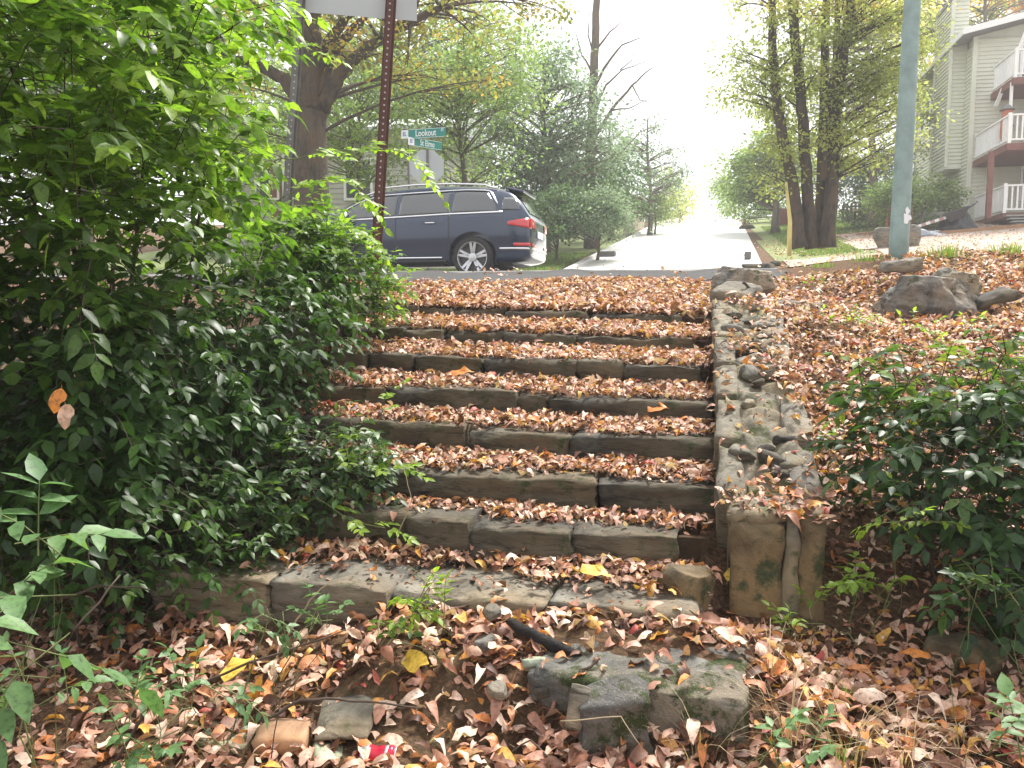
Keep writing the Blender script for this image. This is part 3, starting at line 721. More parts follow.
# bottom: mossy concrete lumps
o = obj('concrete_slab', block_me('concrete_slab', (.68, .42, .20), .016, .013, .007, 41, .014, (.97, .95)), M['concrete_moss']); place(o, (-.16, 2.64, .245), (.075, .02, -.06)); tag(o, 'broken slab of speckled concrete with mossy front at the foot of the steps', 'concrete slab')
o = obj('concrete_lump', block_me('concrete_lump', (.24, .15, .20), .014, .016, .007, 42, .012, (.85, .8)), M['concrete_moss']); place(o, tuple(W(612, 722, 2.40)), (.12, -.12, .25)); tag(o, 'moss-covered lump of concrete jammed below the left corner of the broken slab', 'concrete lump')
o = obj('charred_stick', MB().tube([W(508, 620, 2.72), W(520, 629, 2.70), W(533, 634, 2.68), W(548, 643, 2.66), W(566, 650, 2.63), W(590, 664, 2.6), W(612, 668, 2.56)], [.013, .021, .017, .022, .018, .019, .010], 9).me('stick', True), M['charred']); tag(o, 'dark charred stick lying across the edge of the broken concrete slab', 'stick')
o = obj('brick', block_me('brick', (.165, .105, .075), .007, .003, .0, 44, .02), M['brick']); place(o, onpx(283, 742, 2.42, 0.01), (.25, -.04, .18)); tag(o, 'worn tan brick tilted among leaves at the bottom edge', 'brick')
o = obj('paving_stone', block_me('paving_stone', (.20, .13, .03), .006, .003, 0, 45, .03), M['brick']); place(o, onpx(235, 762, 2.42, -.0), (.1, .05, -.1)); tag(o, 'smooth tan paver lying left of the worn brick', 'paver')
o = obj('paving_stone', block_me('paving_stone', (.16, .12, .03), .006, .003, 0, 46, .03), M['green_stone']); place(o, onpx(228, 738, 2.5, -.0), (.1, .02, .1)); tag(o, 'pale green tile behind the smooth tan paver', 'tile')
o = obj('paving_stone', block_me('paving_stone', (.11, .08, .06), .008, .006, .003, 47, .02), M['green_stone']); place(o, onpx(330, 758, 2.38, .0), (.1, .3, .5)); tag(o, 'broken mossy green tile right of the worn brick', 'tile')
o = obj('paving_stone', block_me('paving_stone', (.17, .22, .03), .012, .006, .002, 48, .03), M['stone_top']); place(o, onpx(345, 715, 2.5, -.015), (.12, .0, .3)); tag(o, 'flat grey flagstone sunk in leaves behind the worn brick', 'flagstone')
o = obj('paving_stone', block_me('paving_stone', (.22, .20, .03), .012, .006, .002, 49, .03), M['stone_top']); place(o, onpx(415, 735, 2.46, -.015), (.12, .0, .0)); tag(o, 'flat grey flagstone sunk in leaves left of the mossy lump', 'flagstone')
o = obj('paving_stone', block_me('paving_stone', (.30, .16, .03), .012, .006, .002, 43, .03), M['stone_top']); place(o, onpx(530, 745, 2.42, -.02), (.1, .0, -.2)); tag(o, 'flat stone at the bottom edge beneath the mossy lump', 'flagstone')
o = obj('slate_shard', block_me('slate_shard', (.06, .035, .13), .008, .004, .002, 51, .02), M['stone_grey']); place(o, onpx(577, 708, 2.36), (-.35, .25, .2)); tag(o, 'thin slate shard leaning on the mossy lump', 'slate')
for (px, py, d, s, lab, m) in ((484, 643, 2.66, .06, 'small round greenish stone under the left end of the charred stick', 'stone_grey'), (492, 612, 2.74, .05, 'tiny pale stone perched on the lowest slab above the charred stick', 'stone_top'),
        (535, 664, 2.58, .055, 'pale yellowish stone propped up left of the mossy lump', 'green_stone'), (498, 690, 2.5, .05, 'little grey stone among leaves left of the mossy lump', 'stone_grey'), (545, 690, 2.5, .05, 'little dark stone in the gap beside the mossy lump', 'stone')):
    rock('pebble', lab, onpx(px, py, d), (s*1.3, s, s*.75), int(px), (.2, .1, px*.1), m, cat='stone', sub=4, amp=.06, planes=6)
rock('flat_rock', 'half-buried brown rock in shade below the right shrub', onpx(965, 648, 2.85, -.02), (.24, .16, .12), 55, (0, 0, .3), 'stone_brown')
# small stones set in the mortar of the right wall
for k in range(26):
    y = random.uniform(3.5, 6.0); x = random.uniform(.17, .40); s_ = random.uniform(.04, .10)
    o = obj('set_stone', rock_me('set_stone', (s_*1.5, s_*1.2, s_*.7), 200+k, 6, .05, 3), M[('stone_grey', 'stone_wall', 'stone')[k % 3]], wall); o.matrix_parent_inverse = wall.matrix_world.inverted(); place(o, (x, y, float(WT(y))+.0), (random.uniform(-.4, .4), random.uniform(-.3, .3), random.uniform(0, 3)))
# soda can
can = empty('soda_can', onpx(378, 760, 2.36, .012), 'crushed red and silver drink can at the bottom edge', 'can'); bpy.context.view_layer.update()
cm = MB().lathe([(.020, -.061), (.031, -.054), (.033, -.045), (.033, -.018), (.029, -.004), (.032, .012), (.033, .045), (.030, .053)], (0, 0, 0), 'x', 28)
cb = obj('can_body', cm.me('can_body', True), M['can_red'], can, False); cb.location = (0, 0, 0)
rim = obj('can_lid', MB().lathe([(.026, .0525), (.028, .058), (.027, .061), (.025, .056)], (0, 0, 0), 'x', 28).me('can_lid', True), M['can_silver'], can, False)
band = obj('can_band', MB().lathe([(.0332, .026), (.0336, .028), (.0336, .034), (.0332, .036)], (0, 0, 0), 'x', 28).me('can_band', True), M['can_silver'], can, False)
bt = obj('can_band', MB().lathe([(.0300, -.0535), (.0334, -.046), (.0334, -.026), (.0330, -.024)], (0, 0, 0), 'x', 28).me('can_band', True), M['can_silver'], can, False)
can.rotation_euler = (0, -.05, .12)
# ================================================================ leaf litter (uncountable ground cover)
LIT = [leaf_fine(w_, f_, c_*1.6, wv, sd) for (w_, f_, c_, wv, sd, h_) in
       ((.5, .35, .25, .05, 1, (.9, .75)), (.55, -.3, -.3, .06, 2, (.8, .9)), (.45, .5, .45, .04, 3, (.95, .7)), (.62, .1, .15, .08, 4, (.85, .8)), (.4, .7, -.2, .05, 5, (.9, .9)),
        (.55, -.5, .35, .07, 6, (1, .6)), (.38, .2, .5, .05, 7, (.95, .8)), (.5, .8, .1, .06, 8, (.8, .95)))]
def surf(X, Y):
    z = G(X, Y)
    z = z+.012*np.sin(X*17+Y*3)*np.cos(Y*13-X*5)
    st_ = (X > SX0) & (X < .08) & (Y > 2.87) & (Y < 6.5); z = np.where(st_, S(X, Y), z)
    wl = (X > .07) & (X < .50) & (Y > 3.2) & (Y < 6.1); z = np.where(wl, WT(Y)+.02, z)
    conc = (np.abs(X+.16) < .32) & (np.abs(Y-2.65) < .19); z = np.where(conc, np.maximum(z, .342+.07*(Y-2.64)), z)
    return z
def density(X, Y):
    d = np.ones_like(X)
    onst = (X > SX0) & (X < .08) & (Y > 2.8) & (Y < 6.3)
    i = np.clip(np.searchsorted(SY, Y+.02, side='right')-1, 0, 7); t = Y-np.array(SY)[i]
    bare = np.array([.24, .15, .085, .07, .06, .05, .045, .04])[i]
    edge = bare*(1+.35*np.sin(X*5+i*2)+.25*np.sin(X*13+i))
    d = np.where(onst, np.where(t < edge, np.where(t < 0.02, 0, .05), 1.35), d)
    d = np.where(onst & (i == 0) & (X < -1.0), d*.9, d)
    wl = (X > .07) & (X < .50) & (Y > 3.2) & (Y < 6.1); d = np.where(wl, .08+.45*(np.abs(Y-3.36) < .12)+.4*smooth(.34, .46, X)+.35*((np.sin(Y*5.1+X*9) > .45) & (X > .19)), d)
    conc = (np.abs(X+.16) < .34) & (np.abs(Y-2.64) < .20); d = np.where(conc, .12+1.1*(Y > 2.73), d)
    kerb_ = (Y > 8.75+.06*np.sin(X*4)) & (Y < 10.4) & (X < 1.95); d = np.where(kerb_, .03, d)
    d = np.where((Y > 10.4) & (X < 2.2), .02, d)
    # bare pebbly earth in places at the bottom left and on the right bank
    d *= np.clip(.82+.5*np.sin(X*2.1+.7)*np.cos(Y*2.7)+.3*np.sin(X*5+Y*4), .25, 1.2)*.7+.3
    d = np.where((X < -1.3) & (Y < 3.2), d*.55, d)
    return d
def scatter(n, x0, x1, y0, y1, smin, smax, lift=.03, tilt=.55, dens=density, cull=True):
    X = R.uniform(x0, x1, n); Y = R.uniform(y0, y1, n)
    keep = R.rand(n)*1.35 < dens(X, Y); X, Y = X[keep], Y[keep]
    if cull:   # only where the photograph could see
        u = X*ct+Y*st; dd = -X*st+Y*ct; keep = (np.abs(u) < dd*.8+.7) & (dd > 1.6); X, Y = X[keep], Y[keep]
    k = len(X); Z = surf(X, Y)+.004+lift*R.rand(k)**1.6
    a = R.rand(k)*6.283; d = np.stack([np.cos(a), np.sin(a), R.randn(k)*tilt*.6], 1)
    upv = np.stack([R.randn(k)*tilt, R.randn(k)*tilt, np.ones(k)], 1)
    return np.stack([X, Y, Z], 1), d, upv, R.uniform(smin, smax, k)
lb = LB()
for (n, x0, x1, y0, y1, a, b, lf) in ((13500, -2.6, 2.2, 1.7, 2.95, .035, .085, .03), (900, -2.6, 2.2, 1.7, 3.0, .075, .105, .04), (58000, -2.7, 4.5, 2.85, 6.4, .026, .060, .030), (3500, -2.7, 3.0, 2.95, 6.4, .055, .085, .035), (26000, -3, 6.4, 5.9, 8.6, .04, .08, .035), (19000, -4.0, 8.5, 8.3, 10.8, .045, .085, .03)):
    p, d, u, s = scatter(n, x0, x1, y0, y1, a, b, lf)
    q = R.randint(0, 8, len(p)); rnd = R.rand(len(p))
    # paler, pinker mix on the steps; browner below
    for h in range(8):
        mk = q == h; lb.add(LIT[h], p[mk], d[mk], u[mk], s[mk], rnd[mk])
# deeper drifts against the risers
for i in range(0, 8):
    k = 520; X = R.uniform(SX0+.1, .06, k); Y = SY[i+1]-np.abs(R.randn(k))*.06-.03
    Z = S(X, Y)+.008+R.rand(k)*(.02 if i < 4 else .03); a = R.rand(k)*6.283
    d = np.stack([np.cos(a), np.sin(a), R.randn(k)*.5], 1); u = np.stack([R.randn(k)*.5, R.randn(k)*.5-.3, np.ones(k)], 1)
    for h in range(4): mk = (np.arange(k) % 4) == h; lb.add(LIT[h*2], np.stack([X, Y, Z], 1)[mk], d[mk], u[mk], R.uniform(.035, .07, k)[mk])
o = lb.build('leaf_litter', M['litter']); tag(o, kind='stuff')
lb = LB()
for (n, x0, x1, y0, y1, a, b) in ((26000, -2.6, 2.2, 1.7, 3.3, .010, .032), (26000, -2.6, 3.0, 3.3, 7.0, .012, .030)):
    p, d, u, s = scatter(n, x0, x1, y0, y1, a, b, .008, dens=lambda X, Y: np.where((np.abs(X+.16) < .34) & (np.abs(Y-2.64) < .2), .12, np.maximum(density(X, Y), .25)))
    lb.add(LEAFT[0], p, d, u, s, None, np.where(R.rand(len(p)) < .35, .15, 1.1))
tag(lb.build('leaf_crumbs', M['crumbs']), kind='stuff')
# sparse leaves on the far verge
lb = LB()
p, d, u, s = scatter(16000, -3.4, 16, 10.4, 36, .06, .11, .02, dens=lambda X, Y: np.where((X > 2.2), 1.0, .03), cull=False)
p[:, 2] = G(p[:, 0], p[:, 1])+.03+R.rand(len(p))*.02
lb.add(LIT[0], p, d, u, s)
tag(lb.build('verge_leaves', M['litter']), kind='stuff')
# leaves big and bright enough to single out
def one_leaf(label, px, py, d, size, m, a, tl=.2, tpl=3, w_=1.0, dz=.02):
    p = W(px, py, d); z = float(surf(np.array([p.x]), np.array([p.y]))[0])
    lb = LB(); x = np.array([[math.cos(a), math.sin(a), tl]]); c = W(px, py, d)
    lb.add(LIT[tpl], np.zeros((1, 3)), x, np.array([[.1, -.5, 1.]]), np.array([size]), np.array([.5]), np.array([w_]))
    o = lb.build('fallen_leaf', M[m]); o.location = c+Vector((0, 0, dz)); return tag(o, label, 'leaf')
one_leaf('bright yellow curled leaf on the lowest tread, left of the loose rock', 580, 578, 3.08, .12, 'fallen_yellow', .1)
one_leaf('yellow leaf lying flat among brown ones left of the mossy lump', 430, 672, 2.6, .13, 'fallen_yellow', 3.0, -.1)
one_leaf('yellow oval leaf in front of the mossy lump, near the bottom edge', 676, 738, 2.4, .13, 'fallen_yellow', 1.2, .4)
one_leaf('broad orange leaf just right of the mossy lump at the bottom', 700, 715, 2.45, .11, 'fallen_orange', 2.7, .1)
one_leaf('orange leaf on top of the stone pillar', 779, 500, 3.3, .12, 'fallen_orange', .5, .3)
one_leaf('orange leaf standing upright on the broken concrete slab', 652, 632, 2.8, .09, 'fallen_orange', 2.0, 1.2)
one_leaf('yellow leaf in the corner between the steps and the pillar', 727, 587, 3.15, .08, 'fallen_yellow', 1.2, .8)
one_leaf('large orange-brown leaf at the back of the fifth tread', 452, 381, 4.6, .13, 'fallen_orange', .4, .5)
one_leaf('large tan-orange leaf near the right end of the fourth step', 648, 417, 4.3, .12, 'fallen_orange', .3, .5)
one_leaf('golden leaf on the dark earth left of the worn brick', 225, 690, 2.55, .12, 'fallen_yellow', 1.5, .6)
one_leaf('broad tan leaf in the shade under the right shrub', 930, 665, 2.7, .10, 'fallen_orange', 2.9, .3, 5)
one_leaf('red leaf at the right end of the second tread', 640, 518, 3.6, .07, 'fallen_red', .2, .1)
one_leaf('single orange-brown leaf caught in the left shrub', 62, 396, 2.3, .07, 'fallen_orange', -1.2, -2)
one_leaf('dry tan leaf hanging just below the orange one in the left shrub', 66, 412, 2.3, .07, 'fallen_tan', -.6, -1.6)
# twigs
def stick(label, pts, r, m='twig', name='fallen_twig'):
    P = [W(*p) for p in pts]; F_ = []
    for i in range(len(P)-1):
        for k in range(4): F_.append(P[i].lerp(P[i+1], k/4)+Vector((R.randn(), R.randn(), R.randn()))*r*.5)
    F_.append(P[-1]); o = MB().tube(F_, list(np.linspace(r, r*.45, len(F_))), 6).build(name, M[m], smoothf=True); return tag(o, label, 'twig')
stick('long grey twig arching over leaves at the lower left', [(112, 768, 2.35), (150, 705, 2.4), (250, 662, 2.5), (345, 630, 2.7)], .006)
stick('forked dark twig above the worn brick', [(262, 722, 2.45), (300, 700, 2.48), (352, 700, 2.48), (420, 708, 2.46)], .006)
stick('thin bent twig in the shade under the left shrub', [(40, 690, 2.4), (75, 630, 2.45), (120, 575, 2.6)], .006)
stick('dark twig lying in shade left of the lowest slab', [(60, 600, 2.7), (100, 585, 2.75), (150, 590, 2.75)], .006)
stick('short dark twig leaning on the lump below the charred stick', [(572, 705, 2.42), (582, 672, 2.5), (600, 658, 2.52)], .008)
stick('pale dry stalk rising in front of the lowest slab at left', [(285, 640, 2.75), (310, 600, 2.75), (332, 578, 2.76)], .004, 'twig_pale', 'dry_stalk')
stick('pale dry stalk bent across the second riser', [(398, 535, 3.4), (412, 500, 3.38), (404, 470, 3.36)], .003, 'twig_pale', 'dry_stalk')
stick('thin reddish twig standing behind the worn brick', [(270, 765, 2.3), (280, 700, 2.3), (330, 640, 2.3)], .002, 'twig', 'dry_stalk')
stick('dry weed stalk curling in front of the mossy lump', [(560, 722, 2.3), (620, 716, 2.25), (640, 745, 2.2)], .002, 'twig_pale', 'dry_stalk')
stick('grey twig lying along the top of the right wall behind the squared block', [(742, 283, 6.0), (757, 292, 5.95), (790, 315, 5.8)], .012)
stick('dark root-like twig beside the pillar in the leaves', [(560, 768, 2.3), (530, 740, 2.36), (498, 760, 2.34)], .004)
# dry grass and green tufts
def tuft(name, label, px, py, d, n, h, m, r=.06, bend=.6, cat='grass tuft', wid=.03, base=None):
    p = W(px, py, d); root = Vector((p.x, p.y, Gd(p.x, p.y)))
    lb = LB(); a = R.rand(n)*6.283; pos = np.array([tuple(root)])+np.stack([np.cos(a)*r*R.rand(n), np.sin(a)*r*R.rand(n), np.zeros(n)], 1)
    nseg = 5; L = h*(.5+.6*R.rand(n)); V = []; 
    dirh = np.stack([np.cos(a), np.sin(a), np.zeros(n)], 1); side = np.stack([-np.sin(a), np.cos(a), np.zeros(n)], 1)
    bd = bend*(.4+R.rand(n)*.9)
    VV = np.zeros((n, nseg*2, 3))
    for j in range(nseg):
        t = j/(nseg-1); c = pos+dirh*(L*bd*t*t)[:, None]+np.array([[0, 0, 1.]])*(L*(t-.45*bd*t*t*t))[:, None]
        ww = wid*.1*(1-t*.85)
        VV[:, j*2] = c-side*ww; VV[:, j*2+1] = c+side*ww
    Fc = np.concatenate([[j*2, j*2+1, j*2+3, j*2+2] for j in range(nseg-1)])
    loops = (Fc[None]+nseg*2*np.arange(n)[:, None]).ravel(); tot = np.full(n*(nseg-1), 4)
    me = mesh_np(name, VV.reshape(-1, 3)-np.array(tuple(root)), loops, tot, True, {'rnd': np.repeat(R.rand(n), nseg-1)})
    o = obj(name, me, M[m]); o.location = root; return tag(o, label, cat)
for i, (px, py, d, n, h, b, lab) in enumerate(((700, 768, 2.3, 22, .22, .8, 'dry straw-coloured grass at the bottom edge right of the mossy lump'), (790, 735, 2.35, 30, .26, .7, 'dry arching grass blades below the stone pillar'), (850, 745, 2.3, 34, .28, .9, 'tangle of pale dry grass at the bottom right of the path'),
        (905, 760, 2.25, 26, .24, .9, 'dry grass clump in the bottom right corner beside the tangle'), (770, 690, 2.55, 14, .18, .7, 'few dry blades at the right end of the broken slab'), (960, 740, 2.3, 12, .2, .9, 'sparse dry blades under the right shrub'))):
    tuft('dry_grass_tuft', lab, px, py, d, n, h, 'dry_grass', .09, b, wid=.022)
tuft('grass_tuft', 'thin green grass tuft among leaves below the pillar', 842, 690, 2.6, 60, .10, 'grass', .07, .5, wid=.016)
tuft('grass_tuft', 'small green tuft at the bottom between dry grass blades', 838, 755, 2.3, 60, .10, 'grass', .07, .5, wid=.016)
def stf(label, *a, **k):
    o = tuft('grass', None, *a, **k)
    if 'category' in o: del o['category']
    o['kind'] = 'stuff'
stf('green grass clump behind the flat rock right of the teal pole', 945, 262, 8.8, 160, .17, 'grass', .28, .4, wid=.05)
stf('green grass clump at the right edge above the boulders', 1005, 262, 8.8, 160, .17, 'grass', .32, .4, wid=.05)
stf('low green grass left of the teal pole base', 868, 268, 9.0, 110, .11, 'grass', .3, .4, wid=.05)
stf('patch of short yellow-green grass right of the street kerb', 825, 275, 9.0, 110, .08, 'grass', .3, .4, wid=.05)
stf('short grass at the foot of the multi-stemmed tree', 815, 262, 18.5, 200, .22, 'grass', .9, .4, wid=.1)
# lawn blades
def lawn_blades(x0, x1, y0, y1, n):
    X = R.uniform(x0, x1, n); Y = R.uniform(y0, y1, n); k = (X < edgeL(Y)-.4) | (X > 3); X, Y = X[k], Y[k]; n = len(X)
    a = R.rand(n)*6.283
    lb = LB(); lb.add(RHOMB, np.stack([X, Y, G(X, Y)+.01], 1), np.stack([np.cos(a)*.5, np.sin(a)*.5, np.ones(n)*.8], 1), np.stack([np.cos(a), np.sin(a), .2+0*a], 1), R.uniform(.06, .13, n), R.rand(n), np.full(n, .5))
    tag(lb.build('grass', M['grass']), kind='stuff')
lawn_blades(-8, -3.8, 18.7, 30, 16000); lawn_blades(3.0, 4.8, 27, 35, 4000); lawn_blades(3.0, 9, 35.5, 46, 8000)
# ================================================================ road sign on two posts
rs_ = empty('road_sign', tuple(W(373, 290, 6.9)), 'large sign seen from its plain grey back, on two perforated posts behind the left shrub', 'road sign'); bpy.context.view_layer.update()
def upost(name, p0, p1, w_, m, parent, label=None):
    a, b = Vector(p0), Vector(p1); ax = (b-a).normalized(); L = (b-a).length
    x = Vector((ct, st, 0)); x = (x-ax*x.dot(ax)).normalized(); y = ax.cross(x)
    # U-channel: web with flanges, and rows of holes drawn as pale discs on the web
    prof = [(-.5, .30), (-.5, .36), (-.22, .36), (-.22, -.04), (.22, -.04), (.22, .36), (.5, .36), (.5, .30), (.28, .30), (.28, -.10), (-.28, -.10), (-.28, .30)]
    mb = MB(); mb.prism([a+x*(p*w_)+y*(q*w_) for p, q in prof], b-a)
    hb = mb; nh = int(L/.05)
    for k in range(nh):
        c = a+ax*(.04+k*.05); c = c-y*(.105*w_)
        V = [c+x*math.cos(q)*w_*.085+ax*math.sin(q)*w_*.085 for q in np.linspace(0, 2*math.pi, 9)[:-1]]
        hb.prism([v+y*.0 for v in V], -y*.0015, 1)
    o = mb.build(name, [M[m], M['hole_light']], parent)
    if label: o['label'] = label
    return o
M['hole_light'] = plain('pale_hole_disc', (.45, .44, .42), .7, var=.2)
# the camera looks at the -y side, so the web faces the viewer
upost('post', W(373, 300, 6.9), W(394, -60, 6.9), .088, 'rust_post', rs_, 'rust-brown right post')
upost('post', W(280, 300, 6.75), W(304, -60, 6.75), .078, 'grey_post', rs_, 'dull grey left post')
a = W(275, 10, 6.86); b = W(417, 21, 7.12); zb = (a.z+b.z)/2; a.z = b.z = zb
pd = (b-a).normalized(); nn = pd.cross(Vector((0, 0, 1)))
panel = MB().prism([a, b, b+Vector((0, 0, .9)), a+Vector((0, 0, .9))], -nn*.004)
po = panel.build('panel', M['sign_back'], rs_)
# ================================================================ street name sign and stop sign
def text_me(s, size, ext=.002):
    c = bpy.data.curves.new('t', 'FONT'); c.body = s; c.size = size; c.extrude = ext; c.align_x = 'CENTER'; c.align_y = 'CENTER'; c.offset = size*.012
    o = bpy.data.objects.new('t', c); link(o); bpy.context.view_layer.update()
    me = bpy.data.meshes.new_from_object(o.evaluated_get(bpy.context.evaluated_depsgraph_get())); bpy.data.objects.remove(o); bpy.data.curves.remove(c)
    for p in me.polygons: p.use_smooth = False
    me.materials.clear(); return me
def lettering(s, size, mtx, m, parent, name='lettering'):
    me = text_me(s, size); me.transform(mtx @ Matrix.Diagonal((.82, 1.12, 1, 1))); o = obj(name, me, M[m], parent); return o
def facing(c, rz):    # a frame whose local x runs along the sign, local z towards the viewer
    return Matrix.Translation(c) @ Matrix.Rotation(rz, 4, 'Z') @ Matrix.Rotation(math.pi/2, 4, 'X')
D1 = 19.0
c0 = W(408.5, 139, D1)
sn = empty('street_name_sign', (c0.x, c0.y, Gd(c0.x, c0.y)), 'green street name sign reading Lookout with a second blade below it, behind the car', 'street sign'); bpy.context.view_layer.update()
MB().tube([(c0.x, c0.y, Gd(c0.x, c0.y)-.1), (c0.x, c0.y, c0.z+.12)], .03, 10).build('post', M['grey_post'], sn, True)
M['sign_ink'] = plain('sign_dark_blue_ink', (.05, .06, .25), .5, var=.05)
def blade(px, py, L, H, rz, word, end, num):
    c = W(px, py, D1); ax = Vector((math.cos(rz), math.sin(rz), 0)); nf = Vector((math.sin(rz), -math.cos(rz), 0))
    c = c+ax*L/2+nf*.035
    mb = MB(); mb.box(c, (L, .006, H), Matrix.Rotation(rz, 3, 'Z')); bo = mb.build('blade', M['sign_green'], sn)
    # thin white border
    fr = MB()
    for s in (-1, 1): fr.box(c+nf*.004+Vector((0, 0, s*(H/2-.008))), (L-.01, .004, .008), Matrix.Rotation(rz, 3, 'Z'))
    fr.build('border', M['sign_white'], bo)
    lettering(word, H*.86, facing(c+nf*.006-ax*.03, rz), 'sign_white', bo)
    if end: lettering(end, H*.36, facing(c+nf*.006+ax*(L/2-.08)+Vector((0, 0, H*.22)), rz), 'sign_white', bo)
    # white block-number panel at the near end
    c2 = c-ax*(L/2+.09)
    p2 = MB().box(c2, (.17, .006, H*.9), Matrix.Rotation(rz, 3, 'Z')).build('number_panel', M['sign_white'], sn)
    lettering(num, H*.55, facing(c2+nf*.006, rz), 'sign_ink', p2)
blade(409, 134.5, .90, .205, YAW-.28, 'Lookout', 'ST', 'EL')
blade(413.5, 142.0, .78, .19, YAW+.75, 'St Elmo', '', 'EI')
c1 = W(427, 167, 18.6)
ss = empty('stop_sign', (c1.x, c1.y, Gd(c1.x, c1.y)), 'octagonal sign seen from its pale grey back, just behind the car roof', 'stop sign'); bpy.context.view_layer.update()
MB().box((c1.x+.02, c1.y-.03, (c1.z+.3+Gd(c1.x, c1.y))/2), (.05, .03, c1.z+.35-Gd(c1.x, c1.y)+.1)).build('post', M['grey_post'], ss)
x = Vector((math.cos(YAW), math.sin(YAW), 0)); oc = [c1+x*math.cos(q)*.40+Vector((0, 0, 1))*math.sin(q)*.40 for q in np.arange(8)*math.pi/4+math.pi/8]
MB().prism(oc, Vector((-st, ct, 0))*.004).build('octagonal_plate', M['sign_back'], ss)
# ================================================================ teal pole
tp = W(898, 262, 9.2); tb_ = Vector((tp.x, tp.y, Gd(tp.x, tp.y)-.1)); tt = W(912.5, 0, 9.2); dirp = (tt-tp)
te = empty('utility_pole', tuple(tb_), 'tall leaning pole with flaking teal paint behind the flat rock', 'pole'); bpy.context.view_layer.update()
P0 = tp-dirp*.1; PT = tp+dirp*1.5
MB().tube([P0.lerp(PT, k/8) for k in range(9)], list(np.linspace(.105, .075, 9)), 24).build('pole', M['teal_paint'], te, True)
# torn paper
pb = MB()
c = tp+dirp*.17+Vector((.045, -.098, 0)); pb.prism([c+Vector((x*.01, 0, z*.01)) for x, z in ((-3, -6), (1, -7), (2, -3), (5, -2), (4, 2), (1, 3), (3, 7), (0, 12), (-2, 9), (-1, 4), (-5, 5), (-4, 0))], (0, .012, 0))
pb.build('torn_paper', M['sign_white'], te)
